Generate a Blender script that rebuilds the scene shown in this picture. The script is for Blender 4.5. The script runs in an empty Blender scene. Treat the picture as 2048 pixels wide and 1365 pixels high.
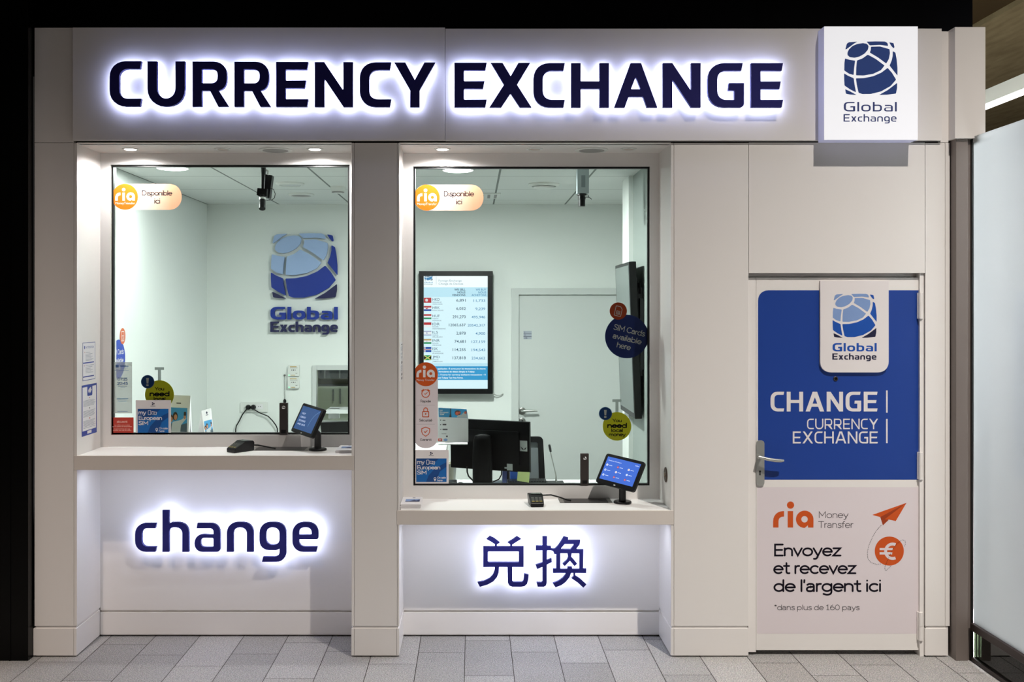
import bpy, bmesh, math, random
from mathutils import Vector, Matrix
from mathutils.geometry import tessellate_polygon

random.seed(7)
SC = bpy.context.scene
COL = SC.collection

# ------------------------------------------------------------------ camera, world, exposure, big lights
D = 5.5                      # camera to facade (m)
S = 370.0                    # pixels per metre on the facade plane (frame 2048 x 1365)
F = S * D
VX, VY = 945.0, 620.0        # where the optical axis meets the frame
H = (1315 - VY) / S          # camera height

cam_d = bpy.data.cameras.new('camera')
cam = bpy.data.objects.new('camera', cam_d)
COL.objects.link(cam)
cam.location = (0, -D, H)
cam.rotation_euler = (math.pi / 2, 0, 0)
cam_d.sensor_width = 36
cam_d.lens = 36 * F / 2048
cam_d.shift_x = (1024 - VX) / 2048
cam_d.shift_y = -(682.5 - VY) / 2048
cam_d.clip_start = 0.05
SC.camera = cam

w = bpy.data.worlds.new('world')
SC.world = w
w.use_nodes = True
w.node_tree.nodes['Background'].inputs[0].default_value = (1.0, 0.93, 0.88, 1)
w.node_tree.nodes['Background'].inputs[1].default_value = 0.012

SC.view_settings.view_transform = 'Standard'
SC.view_settings.look = 'None'
SC.view_settings.gamma = 1
SC.view_settings.use_curve_mapping = False
SC.view_settings.exposure = 0.0
try:
    SC.cycles.use_denoising = True
    SC.cycles.max_bounces = 8
    SC.cycles.transparent_max_bounces = 16
    SC.cycles.sample_clamp_indirect = 6
    SC.cycles.caustics_reflective = False
    SC.cycles.caustics_refractive = False
except Exception:
    pass


def lamp(name, kind, loc, energy, color, target=None, **kw):
    l = bpy.data.lights.new(name, kind)
    l.energy = energy
    l.color = color
    for k, v in kw.items():
        setattr(l, k, v)
    o = bpy.data.objects.new(name, l)
    COL.objects.link(o)
    o.location = loc
    if target is not None:
        o.rotation_euler = (Vector(target) - Vector(loc)).to_track_quat('-Z', 'Y').to_euler()
    return o


# the hall's ceiling downlights in front of the kiosk (above the frame), then an added fill
lamp('hall_spot', 'SPOT', (2.5, -3.9, 6.92), 3250, (1.0, 0.93, 0.85), (2.78, -4.034, 4.92),
     spot_size=math.radians(121.5), spot_blend=1.0, shadow_soft_size=0.05)
lamp('hall_spot', 'SPOT', (-2.34, -4.24, 6.67), 1380, (1.0, 0.85, 0.74), (-2.932, -3.864, 4.67),
     spot_size=math.radians(87), spot_blend=1.0, shadow_soft_size=0.08)
lamp('hall_spot', 'SPOT', (-3.2, -1.6, 5.6), 420, (1.0, 0.80, 0.62), (-2.95, -.55, 0),
     spot_size=math.radians(17), spot_blend=0.9, shadow_soft_size=0.06)
lamp('hall_fill', 'AREA', (0.0, -6.5, 5.2), 5, (1.0, 0.85, 0.75), (0, -1.0, 0),
     shape='RECTANGLE', size=6.0, size_y=1.0)  # broad soft fill added for the hall's ambient light, no real fitting


# ------------------------------------------------------------------ helpers
def P(px, py, Y=0.0):
    s = F / (D + Y)
    return Vector(((px - VX) / s, Y, H - (py - VY) / s))


def X(px, Y=0.0):
    return P(px, 0, Y).x


def Z(py, Y=0.0):
    return P(0, py, Y).z


def lin(c):
    def f(v):
        v /= 255.0
        return v / 12.92 if v <= 0.04045 else ((v + 0.055) / 1.055) ** 2.4
    return (f(c[0]), f(c[1]), f(c[2]), 1.0)


MATS = {}


def mat(name, rgb, rough=0.5, metal=0.0, emit=0.0, spec=0.5, bump=0.0, bscale=200.0, ecol=None, coat=0.0):
    m = bpy.data.materials.new(name)
    m.use_nodes = True
    nt = m.node_tree
    b = nt.nodes['Principled BSDF']
    base = lin(rgb)
    if name.startswith(('rates_screen', 'flag_', 'tablet_screen')):
        base = (base[0] * .08, base[1] * .08, base[2] * .08, 1)      # a screen's glass is dark; its picture is emitted
        emit *= 1.6
    b.inputs['Base Color'].default_value = base
    b.inputs['Roughness'].default_value = rough
    b.inputs['Metallic'].default_value = metal
    b.inputs['Specular IOR Level'].default_value = spec
    if coat:
        b.inputs['Coat Weight'].default_value = coat
    if emit:
        b.inputs['Emission Color'].default_value = lin(ecol or rgb)
        b.inputs['Emission Strength'].default_value = emit
    if bump:
        n = nt.nodes.new('ShaderNodeTexNoise')
        n.inputs['Scale'].default_value = bscale
        tc = nt.nodes.new('ShaderNodeTexCoord')
        nt.links.new(tc.outputs['Object'], n.inputs['Vector'])
        bp = nt.nodes.new('ShaderNodeBump')
        bp.inputs['Strength'].default_value = bump
        bp.inputs['Distance'].default_value = 0.002
        nt.links.new(n.outputs['Fac'], bp.inputs['Height'])
        nt.links.new(bp.outputs['Normal'], b.inputs['Normal'])
    MATS[name] = m
    return m


def rp(pts, n=6):
    """rounded polygon: points (x, y[, r])"""
    out = []
    N = len(pts)
    for i in range(N):
        p = pts[i]
        r = p[2] if len(p) > 2 else 0
        c = Vector((p[0], p[1]))
        if r <= 0:
            out.append((c.x, c.y))
            continue
        a = Vector(pts[i - 1][:2]) - c
        b = Vector(pts[(i + 1) % N][:2]) - c
        ra = min(r, a.length * 0.98)
        rb = min(r, b.length * 0.98)
        p0 = c + a.normalized() * ra
        p3 = c + b.normalized() * rb
        p1 = p0 + (c - p0) * 0.6
        p2 = p3 + (c - p3) * 0.6
        for k in range(n + 1):
            t = k / n
            q = p0 * (1 - t) ** 3 + p1 * 3 * t * (1 - t) ** 2 + p2 * 3 * t * t * (1 - t) + p3 * t ** 3
            out.append((q.x, q.y))
    return out


def circ(cx, cy, r, n=40, ry=None, rot=0.0):
    ry = r if ry is None else ry
    c, s = math.cos(rot), math.sin(rot)
    o = []
    for k in range(n):
        a = 2 * math.pi * k / n
        x, y = r * math.cos(a), ry * math.sin(a)
        o.append((cx + x * c - y * s, cy + x * s + y * c))
    return o


def rect(x0, y0, x1, y1, r=0.0):
    return rp([(x0, y0, r), (x1, y0, r), (x1, y1, r), (x0, y1, r)])


def stroke(pts, wd):
    """a bent line of even width as one loop (mitred)"""
    L, R = [], []
    n = len(pts)
    v = [Vector(p) for p in pts]
    for i in range(n):
        d0 = (v[i] - v[i - 1]).normalized() if i else None
        d1 = (v[i + 1] - v[i]).normalized() if i < n - 1 else None
        d = ((d0 or d1) + (d1 or d0)).normalized()
        nn = Vector((-d.y, d.x))
        base = d0 or d1
        k = max(0.4, nn.dot(Vector((-base.y, base.x))))
        L.append(tuple(v[i] + nn * wd / 2 / k))
        R.append(tuple(v[i] - nn * wd / 2 / k))
    return L + R[::-1]


class PX:
    """a plane parallel to the facade at depth Y, addressed in photograph pixels (or in a scaled crop of it)"""
    def __init__(s, Y, k=1.0, ox=0.0, oy=0.0):
        s.Y, s.k, s.ox, s.oy = Y, k, ox, oy

    def at(s, u, v, o=0.0):
        p = P(s.ox + u / s.k, s.oy + v / s.k, s.Y)
        p.y -= o
        return p


class PL:
    """any plane: origin, unit step along u, unit step along v (downwards)"""
    def __init__(s, o, u, v):
        s.o, s.u, s.v = Vector(o), Vector(u), Vector(v)
        s.n = s.v.cross(s.u).normalized()

    def at(s, u, v, o=0.0):
        return s.o + s.u * u + s.v * v + s.n * o


_tc = {}


def glyphs(text, bold=0.0):
    key = (text, bold)
    if key not in _tc:
        c = bpy.data.curves.new('t', 'FONT')
        c.body = text
        c.resolution_u = 3
        c.offset = bold
        o = bpy.data.objects.new('t', c)
        m = bpy.data.meshes.new_from_object(o)
        vs = [(v.co.x, v.co.y) for v in m.vertices]
        fs = [tuple(p.vertices) for p in m.polygons]
        bpy.data.objects.remove(o)
        bpy.data.curves.remove(c)
        bpy.data.meshes.remove(m)
        _tc[key] = (vs, fs)
    return _tc[key]


ORG = {}


class G:
    def __init__(s):
        s.v, s.f, s.m, s.cur = [], [], [], 0

    def mat(s, i):
        s.cur = i
        return s

    def add(s, vs, fs):
        b = len(s.v)
        s.v += [Vector(x) for x in vs]
        for f in fs:
            s.f.append(tuple(b + i for i in f))
            s.m.append(s.cur)
        return s

    def box(s, x0, x1, y0, y1, z0, z1):
        x0, x1 = sorted((x0, x1)); y0, y1 = sorted((y0, y1)); z0, z1 = sorted((z0, z1))
        return s.add([(x0, y0, z0), (x1, y0, z0), (x1, y1, z0), (x0, y1, z0), (x0, y0, z1), (x1, y0, z1), (x1, y1, z1), (x0, y1, z1)],
                     [(3, 2, 1, 0), (4, 5, 6, 7), (0, 1, 5, 4), (1, 2, 6, 5), (2, 3, 7, 6), (3, 0, 4, 7)])

    def obox(s, M, sx, sy, sz, c=(0, 0, 0)):
        vs = [M @ Vector((c[0] + a * sx / 2, c[1] + b * sy / 2, c[2] + d * sz / 2)) for d in (-1, 1) for (a, b) in ((-1, -1), (1, -1), (1, 1), (-1, 1))]
        return s.add(vs, [(3, 2, 1, 0), (4, 5, 6, 7), (0, 1, 5, 4), (1, 2, 6, 5), (2, 3, 7, 6), (3, 0, 4, 7)])

    def poly(s, pl, loops, o0=0.0, o1=None):
        """flat shape at offset o0, or a solid from o0 (back) to o1 (front)"""
        if loops and not isinstance(loops[0], list):
            loops = [loops]
        flat = [q for l in loops for q in l]
        tri = tessellate_polygon([[Vector((q[0], q[1], 0)) for q in l] for l in loops])
        front = o0 if o1 is None else o1
        s.add([pl.at(q[0], q[1], front) for q in flat], [tuple(t) for t in tri])
        if o1 is not None:
            n = len(flat)
            vs = [pl.at(q[0], q[1], o1) for q in flat] + [pl.at(q[0], q[1], o0) for q in flat]
            fs = [tuple(n + i for i in reversed(t)) for t in tri]
            b = 0
            for l in loops:
                k = len(l)
                for i in range(k):
                    j = (i + 1) % k
                    fs.append((b + i, b + j, n + b + j, n + b + i))
                b += k
            s.add(vs, fs)
        return s

    def text(s, pl, t, x, yb, cap, w=None, al='l', bold=0.0, o=0.0003, rot=0.0):
        vs, fs = glyphs(t, bold)
        if not vs:
            return s
        k = cap / 0.682
        x0 = min(a for a, b in vs); x1 = max(a for a, b in vs)
        kx = k if w is None else w / (x1 - x0)
        wd = (x1 - x0) * kx
        off = {'l': 0, 'c': -wd / 2, 'r': -wd}[al]
        c, sn = math.cos(rot), math.sin(rot)
        out = []
        for a, b in vs:
            lx, ly = off + (a - x0) * kx, -b * k
            out.append(pl.at(x + lx * c - ly * sn, yb + lx * sn + ly * c, o))
        return s.add(out, fs)

    def tube(s, pts, r, seg=8, closed=False):
        pts = [Vector(p) for p in pts]
        n = len(pts)
        rings = []
        up = None
        for i in range(n):
            d = (pts[min(i + 1, n - 1)] - pts[max(i - 1, 0)]).normalized()
            if up is None:
                up = Vector((0, 0, 1)) if abs(d.z) < 0.9 else Vector((1, 0, 0))
            a = d.cross(up).normalized()
            b = a.cross(d).normalized()
            up = b
            rr = r[i] if isinstance(r, (list, tuple)) else r
            rings.append([pts[i] + a * rr * math.cos(2 * math.pi * k / seg) + b * rr * math.sin(2 * math.pi * k / seg) for k in range(seg)])
        vs = [q for g in rings for q in g]
        fs = []
        for i in range(n - 1):
            for k in range(seg):
                j = (k + 1) % seg
                fs.append((i * seg + k, i * seg + j, (i + 1) * seg + j, (i + 1) * seg + k))
        fs.append(tuple(range(seg))[::-1])
        fs.append(tuple((n - 1) * seg + k for k in range(seg)))
        return s.add(vs, fs)

    def lathe(s, prof, c, axis='z', seg=32):
        """prof: list of (radius, height) ; along axis z (up), -z, y"""
        c = Vector(c)
        vs, fs = [], []
        for (r, h) in prof:
            for k in range(seg):
                a = 2 * math.pi * k / seg
                x, y = r * math.cos(a), r * math.sin(a)
                if axis == 'z':
                    q = Vector((x, y, h))
                elif axis == 'y':
                    q = Vector((x, -h, y))
                else:
                    q = Vector((h, x, y))
                vs.append(c + q)
        n = len(prof)
        for i in range(n - 1):
            for k in range(seg):
                j = (k + 1) % seg
                fs.append((i * seg + k, i * seg + j, (i + 1) * seg + j, (i + 1) * seg + k))
        fs.append(tuple(range(seg))[::-1])
        fs.append(tuple((n - 1) * seg + k for k in range(seg)))
        return s.add(vs, fs)

    def build(s, name, mats, parent=None, bevel=0.0, smooth=False, origin=None, segs=2):
        if not isinstance(mats, (list, tuple)):
            mats = [mats]
        me = bpy.data.meshes.new(name)
        if parent is not None:
            o0 = ORG[parent.name]
        elif origin is not None:
            o0 = Vector(origin)
        else:
            xs = [q.x for q in s.v]; ys = [q.y for q in s.v]; zs = [q.z for q in s.v]
            o0 = Vector(((min(xs) + max(xs)) / 2, (min(ys) + max(ys)) / 2, min(zs)))
        me.from_pydata([tuple(q - o0) for q in s.v], [], s.f)
        for m in mats:
            me.materials.append(m)
        me.polygons.foreach_set('material_index', s.m)
        if smooth:
            me.polygons.foreach_set('use_smooth', [True] * len(s.f))
        me.update()
        ob = bpy.data.objects.new(name, me)
        COL.objects.link(ob)
        if bevel or smooth:
            bm = bmesh.new()
            bm.from_mesh(me)
            bmesh.ops.remove_doubles(bm, verts=bm.verts, dist=1e-6)
            bmesh.ops.recalc_face_normals(bm, faces=bm.faces)
            bm.to_mesh(me)
            bm.free()
        if smooth:
            try:
                me.set_sharp_from_angle(angle=math.radians(40))
            except Exception:
                pass
        if bevel:
            md = ob.modifiers.new('bevel', 'BEVEL')
            md.width = bevel
            md.segments = segs
            md.limit_method = 'ANGLE'
            md.angle_limit = math.radians(40)
        if parent is not None:
            ob.parent = parent
        else:
            ob.location = o0
        ORG[ob.name] = o0
        return ob


def thing(name, label, cat, loc, group=None):
    o = bpy.data.objects.new(name, None)
    COL.objects.link(o)
    o.location = loc
    o.empty_display_size = 0.05
    ORG[o.name] = Vector(loc)
    return tag(o, label, cat, group)


def tag(o, label, cat, group=None):
    o['label'] = label
    o['category'] = cat
    if group:
        o['group'] = group
    return o


def struct(o, label=None, cat=None):
    o['kind'] = 'structure'
    if label:
        o['label'] = label
    if cat:
        o['category'] = cat
    return o


def attach_light(o, parent):
    o.parent = parent
    o.location = Vector(o.location) - ORG[parent.name]


# ------------------------------------------------------------------ materials
lam = mat('white_laminate', (236, 232, 229), 0.38, bump=0.05, bscale=260)
lam_edge = mat('laminate_edge_band', (222, 214, 207), 0.42)
counter_m = mat('counter_top_laminate', (244, 242, 241), 0.3)
frame_m = mat('window_frame_white', (238, 235, 233), 0.35)
gasket = mat('black_gasket', (12, 14, 14), 0.4)
blackp = mat('black_plastic', (10, 10, 12), 0.36, spec=0.3)
blackm = mat('black_metal', (20, 20, 21), 0.35, 0.3)
darkw = mat('dark_hall_panel', (5, 6, 12), 0.6, spec=0.15)
darkl = mat('dark_side_panel', (3, 3, 3), 0.3, spec=0.15)
wallp = mat('office_wall_paint', (236, 240, 237), 0.6, bump=0.05, bscale=120)
doorp = mat('office_door_white', (206, 210, 208), 0.42)
navy = mat('navy_letter_paint', (40, 39, 112), 0.6, spec=0.2)
steel = mat('brushed_steel', (150, 150, 146), 0.32, 0.9)
satin = mat('satin_aluminium', (196, 198, 194), 0.33, 0.75)
chrome = mat('chrome', (225, 225, 225), 0.12, 1.0)
bronze = mat('dark_intercom_metal', (74, 68, 66), 0.4, 0.6)
taupe = mat('post_grey_metal', (122, 112, 107), 0.45, 0.2)
rail_m = mat('dark_bronze_rail', (48, 36, 34), 0.4, 0.4)
halo = mat('halo_led', (208, 216, 255), emit=10.0)
halo2 = mat('halo_led_lower', (212, 222, 255), emit=10.0)
box_face = mat('lightbox_face', (190, 190, 196), 0.4, emit=0.62, ecol=(252, 252, 255))
box_side = mat('lightbox_side', (190, 192, 225), 0.4, emit=0.22)
strip_led = mat('led_strip_white', (215, 225, 255), emit=4.0)
led_w = mat('led_panel', (255, 255, 255), emit=9.0, ecol=(248, 255, 252))
spot_lens = mat('downlight_lens_lit', (255, 255, 255), emit=14.0, ecol=(255, 250, 240))
lens_off = mat('downlight_lens_off', (214, 202, 194), 0.4)
speak_m = mat('speaker_grille', (150, 148, 146), 0.6)
white_pl = mat('white_plastic', (228, 230, 226), 0.4)
white_pr = mat('print_white', (232, 226, 226), 0.45)
blue_pr = mat('print_blue', (22, 62, 148), 0.42)
dblue = mat('print_dark_blue', (24, 40, 92), 0.45)
navy_pr = mat('print_navy', (26, 26, 60), 0.45)
light_pr = mat('print_light_blue', (128, 156, 205), 0.45)
mid_pr = mat('print_mid_blue', (14, 78, 172), 0.45)
orange = mat('print_orange', (206, 82, 14), 0.45)
orange_d = mat('print_dark_orange', (160, 58, 10), 0.45)
orange_b = mat('sticker_orange', (232, 118, 30), 0.8, spec=0.1)
black_pr = mat('print_black', (28, 24, 34), 0.8, spec=0.05)
grey_pr = mat('print_grey', (120, 118, 122), 0.5)
poster_m = mat('poster_pale', (226, 216, 220), 0.4)
yellow = mat('sticker_yellow', (250, 240, 34), 0.6)
red_pr = mat('sticker_red', (186, 52, 36), 0.45)
sky_pr = mat('print_sky_blue', (60, 150, 205), 0.45)
azure = mat('card_azure', (10, 98, 172), 0.4)
azure_d = mat('card_deep_azure', (8, 66, 130), 0.4)
skin = mat('print_skin', (190, 132, 104), 0.5)
hair_pr = mat('print_hair', (48, 34, 30), 0.5)
cloth_pr = mat('print_cloth', (196, 200, 202), 0.5)
green_pr = mat('print_green', (60, 140, 90), 0.5)
paper = mat('paper', (236, 234, 236), 0.6)
postit = mat('sticky_note', (206, 222, 150), 0.7)
binder = mat('blue_binder', (20, 82, 178), 0.4)
mesh_f = mat('chair_mesh_grey', (112, 118, 120), 0.85)
fabric = mat('chair_fabric', (34, 34, 38), 0.9)
desk_m = mat('desk_white', (226, 230, 228), 0.4)
cream = mat('cream_back_wall', (206, 202, 170), 0.7)
brown_k = mat('grommet_brown', (78, 62, 52), 0.45)
glow_y = mat('terminal_key_colours', (150, 132, 48), 0.4)
lum_m = mat('luminaire_grey', (170, 170, 160), 0.5)
lum_l = mat('luminaire_lens', (255, 255, 255), emit=7.0)
beam_m = mat('dark_beam', (52, 42, 28), 0.9, spec=0.0)
gap_shade = mat('painted_gap_shade', (30, 28, 28), 0.8)
wall_blue = mat('logo_blue', (0, 44, 146), 0.45)
wall_light = mat('logo_light_blue', (160, 184, 226), 0.45)
wall_navy = mat('logo_navy', (26, 28, 78), 0.4)
strip_grey = mat('grey_tape', (168, 172, 168), 0.5)
tvscr_off = mat('screen_off', (92, 100, 98), 0.25)
scr_bg = mat('rates_screen_ground', (214, 236, 248), 0.3, emit=0.72)
scr_hd = mat('rates_screen_header', (184, 220, 238), 0.3, emit=0.72)
scr_wh = mat('rates_screen_white', (236, 244, 250), 0.3, emit=0.75)
scr_band = mat('rates_screen_band', (60, 160, 218), 0.3, emit=0.6)
scr_tx = mat('rates_screen_text', (40, 78, 112), 0.3, emit=0.5)
scr_tb = mat('rates_screen_blue_text', (58, 132, 186), 0.3, emit=0.6)
scr_gr = mat('rates_screen_grey_text', (128, 152, 172), 0.3, emit=0.5)
fl_r = mat('flag_red', (206, 44, 54), 0.3, emit=0.5)
fl_b = mat('flag_blue', (30, 78, 180), 0.3, emit=0.5)
fl_g = mat('flag_green', (24, 158, 100), 0.3, emit=0.5)
fl_w = mat('flag_white', (244, 244, 250), 0.3, emit=0.6)
fl_o = mat('flag_saffron', (214, 176, 120), 0.3, emit=0.5)
fl_k = mat('flag_black', (16, 18, 16), 0.3)
fl_y = mat('flag_yellow', (226, 228, 120), 0.3, emit=0.5)
tab_a = mat('tablet_screen_dim', (52, 92, 150), 0.2, emit=0.45)
tab_b = mat('tablet_screen_blue', (66, 104, 196), 0.2, emit=0.75)
tab_t = mat('tablet_screen_text', (200, 215, 245), 0.2, emit=0.7)
tab_d = mat('tablet_screen_pale_arc', (96, 134, 186), 0.2, emit=0.5)


def node_mat(name):
    m = bpy.data.materials.new(name)
    m.use_nodes = True
    nt = m.node_tree
    nt.nodes.clear()
    out = nt.nodes.new('ShaderNodeOutputMaterial')
    return m, nt, out


def glass_mat(name, tint, refl=1.0):
    m, nt, out = node_mat(name)
    t = nt.nodes.new('ShaderNodeBsdfTransparent')
    t.inputs[0].default_value = tint
    g = nt.nodes.new('ShaderNodeBsdfGlossy')
    g.inputs['Roughness'].default_value = 0.02
    fr = nt.nodes.new('ShaderNodeFresnel')
    fr.inputs[0].default_value = 1.45
    mx = nt.nodes.new('ShaderNodeMixShader')
    mu = nt.nodes.new('ShaderNodeMath')
    mu.operation = 'MULTIPLY'
    mu.inputs[1].default_value = refl
    nt.links.new(fr.outputs[0], mu.inputs[0])
    nt.links.new(mu.outputs[0], mx.inputs[0])
    nt.links.new(t.outputs[0], mx.inputs[1])
    nt.links.new(g.outputs[0], mx.inputs[2])
    nt.links.new(mx.outputs[0], out.inputs[0])
    return m


glass = glass_mat('window_glass', (0.92, 0.955, 0.935, 1), 0.7)
glass_dk = glass_mat('tinted_glass', (0.30, 0.35, 0.27, 1))
glass_in = glass_mat('hatch_glass', (0.9, 0.92, 0.91, 1))


def frost_mat():
    m, nt, out = node_mat('frosted_glass')
    d = nt.nodes.new('ShaderNodeBsdfDiffuse')
    d.inputs[0].default_value = lin((236, 240, 240))
    t = nt.nodes.new('ShaderNodeBsdfTranslucent')
    t.inputs[0].default_value = lin((240, 244, 244))
    a = nt.nodes.new('ShaderNodeMixShader')
    a.inputs[0].default_value = 0.65
    nt.links.new(d.outputs[0], a.inputs[1])
    nt.links.new(t.outputs[0], a.inputs[2])
    g = nt.nodes.new('ShaderNodeBsdfGlossy')
    g.inputs['Roughness'].default_value = 0.12
    fr = nt.nodes.new('ShaderNodeFresnel')
    fr.inputs[0].default_value = 1.4
    b = nt.nodes.new('ShaderNodeMixShader')
    nt.links.new(fr.outputs[0], b.inputs[0])
    nt.links.new(a.outputs[0], b.inputs[1])
    nt.links.new(g.outputs[0], b.inputs[2])
    nt.links.new(b.outputs[0], out.inputs[0])
    return m


frost = frost_mat()


def film_mat():
    m, nt, out = node_mat('translucent_film')
    d = nt.nodes.new('ShaderNodeBsdfDiffuse')
    d.inputs[0].default_value = lin((190, 200, 196))
    t = nt.nodes.new('ShaderNodeBsdfTransparent')
    a = nt.nodes.new('ShaderNodeMixShader')
    a.inputs[0].default_value = 0.45
    nt.links.new(d.outputs[0], a.inputs[1])
    nt.links.new(t.outputs[0], a.inputs[2])
    nt.links.new(a.outputs[0], out.inputs[0])
    return m


film = film_mat()


def ramp_mat(name, c0, c1, axis='X', x0=0.0, x1=1.0, rough=0.45):
    """a printed colour blend along an object axis"""
    m = bpy.data.materials.new(name)
    m.use_nodes = True
    nt = m.node_tree
    b = nt.nodes['Principled BSDF']
    b.inputs['Roughness'].default_value = 0.8
    b.inputs['Specular IOR Level'].default_value = 0.1
    tc = nt.nodes.new('ShaderNodeTexCoord')
    sp = nt.nodes.new('ShaderNodeSeparateXYZ')
    mr = nt.nodes.new('ShaderNodeMapRange')
    mr.inputs[1].default_value = x0
    mr.inputs[2].default_value = x1
    cr = nt.nodes.new('ShaderNodeValToRGB')
    cr.color_ramp.elements[0].color = lin(c0)
    cr.color_ramp.elements[1].color = lin(c1)
    nt.links.new(tc.outputs['Object'], sp.inputs[0])
    nt.links.new(sp.outputs[axis], mr.inputs[0])
    nt.links.new(mr.outputs[0], cr.inputs[0])
    nt.links.new(cr.outputs[0], b.inputs['Base Color'])
    return m


peach = ramp_mat('sticker_peach_blend', (236, 220, 210), (222, 168, 134), 'X', 0.1, 0.34)


def granite():
    m = bpy.data.materials.new('granite_tiles')
    m.use_nodes = True
    nt = m.node_tree
    b = nt.nodes['Principled BSDF']
    b.inputs['Roughness'].default_value = 0.5
    tc = nt.nodes.new('ShaderNodeTexCoord')
    n1 = nt.nodes.new('ShaderNodeTexNoise')
    n1.inputs['Scale'].default_value = 175
    n1.inputs['Detail'].default_value = 5
    n1.inputs['Roughness'].default_value = 0.75
    vo = nt.nodes.new('ShaderNodeTexVoronoi')
    vo.inputs['Scale'].default_value = 170
    nt.links.new(tc.outputs['Object'], n1.inputs['Vector'])
    nt.links.new(tc.outputs['Object'], vo.inputs['Vector'])
    cr = nt.nodes.new('ShaderNodeValToRGB')
    e = cr.color_ramp.elements
    e[0].position = 0.36; e[0].color = lin((88, 84, 84))
    e[1].position = 0.62; e[1].color = lin((214, 210, 208))
    e2 = cr.color_ramp.elements.new(0.5); e2.color = lin((170, 166, 164))
    nt.links.new(n1.outputs['Fac'], cr.inputs[0])
    mx = nt.nodes.new('ShaderNodeMix')
    mx.data_type = 'RGBA'
    mx.blend_type = 'MULTIPLY'
    mx.inputs['Factor'].default_value = 0.35
    nt.links.new(cr.outputs[0], mx.inputs['A'])
    nt.links.new(vo.outputs['Color'], mx.inputs['B'])
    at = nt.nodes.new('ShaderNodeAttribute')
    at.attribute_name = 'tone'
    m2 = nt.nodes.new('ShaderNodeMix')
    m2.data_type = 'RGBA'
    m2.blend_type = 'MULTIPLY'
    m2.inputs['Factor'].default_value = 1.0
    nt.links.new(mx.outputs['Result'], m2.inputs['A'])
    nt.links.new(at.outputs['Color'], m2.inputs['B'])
    hs = nt.nodes.new('ShaderNodeHueSaturation')
    hs.inputs['Saturation'].default_value = 0.25
    nt.links.new(m2.outputs['Result'], hs.inputs['Color'])
    nt.links.new(hs.outputs[0], b.inputs['Base Color'])
    return m


def concrete():
    m = bpy.data.materials.new('concrete_soffit')
    m.use_nodes = True
    nt = m.node_tree
    b = nt.nodes['Principled BSDF']
    b.inputs['Roughness'].default_value = 0.85
    b.inputs['Specular IOR Level'].default_value = 0.05
    tc = nt.nodes.new('ShaderNodeTexCoord')
    mp = nt.nodes.new('ShaderNodeMapping')
    mp.inputs['Scale'].default_value = (6, 1.2, 1)
    n1 = nt.nodes.new('ShaderNodeTexNoise')
    n1.inputs['Scale'].default_value = 2.4
    n1.inputs['Detail'].default_value = 8
    nt.links.new(tc.outputs['Object'], mp.inputs[0])
    nt.links.new(mp.outputs[0], n1.inputs['Vector'])
    cr = nt.nodes.new('ShaderNodeValToRGB')
    cr.color_ramp.elements[0].position = 0.3
    cr.color_ramp.elements[0].color = lin((100, 88, 64))
    cr.color_ramp.elements[1].position = 0.75
    cr.color_ramp.elements[1].color = lin((120, 107, 80))
    nt.links.new(n1.outputs['Fac'], cr.inputs[0])
    nt.links.new(cr.outputs[0], b.inputs['Base Color'])
    return m


def ceiling_tile_mat():
    m = bpy.data.materials.new('ceiling_tiles')
    m.use_nodes = True
    nt = m.node_tree
    b = nt.nodes['Principled BSDF']
    b.inputs['Roughness'].default_value = 0.8
    tc = nt.nodes.new('ShaderNodeTexCoord')
    sp = nt.nodes.new('ShaderNodeSeparateXYZ')
    nt.links.new(tc.outputs['Object'], sp.inputs[0])

    def line(axis, off, per, wd):
        a = nt.nodes.new('ShaderNodeMath'); a.operation = 'SUBTRACT'; a.inputs[1].default_value = off
        nt.links.new(sp.outputs[axis], a.inputs[0])
        d = nt.nodes.new('ShaderNodeMath'); d.operation = 'DIVIDE'; d.inputs[1].default_value = per
        nt.links.new(a.outputs[0], d.inputs[0])
        f = nt.nodes.new('ShaderNodeMath'); f.operation = 'FRACT'
        nt.links.new(d.outputs[0], f.inputs[0])
        l = nt.nodes.new('ShaderNodeMath'); l.operation = 'LESS_THAN'; l.inputs[1].default_value = wd / per
        nt.links.new(f.outputs[0], l.inputs[0])
        return l
    a = line('X', 0.172, 0.611, 0.014)
    c = line('Y', 1.37, 0.746, 0.012)
    g = nt.nodes.new('ShaderNodeMath'); g.operation = 'MULTIPLY'; g.inputs[1].default_value = 0.55
    nt.links.new(c.outputs[0], g.inputs[0])
    mxx = nt.nodes.new('ShaderNodeMath'); mxx.operation = 'MAXIMUM'
    nt.links.new(a.outputs[0], mxx.inputs[0])
    nt.links.new(g.outputs[0], mxx.inputs[1])
    mx = nt.nodes.new('ShaderNodeMix'); mx.data_type = 'RGBA'
    mx.inputs['A'].default_value = lin((228, 231, 228))
    mx.inputs['B'].default_value = lin((120, 126, 122))
    nt.links.new(mxx.outputs[0], mx.inputs['Factor'])
    nt.links.new(mx.outputs['Result'], b.inputs['Base Color'])
    return m


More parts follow.
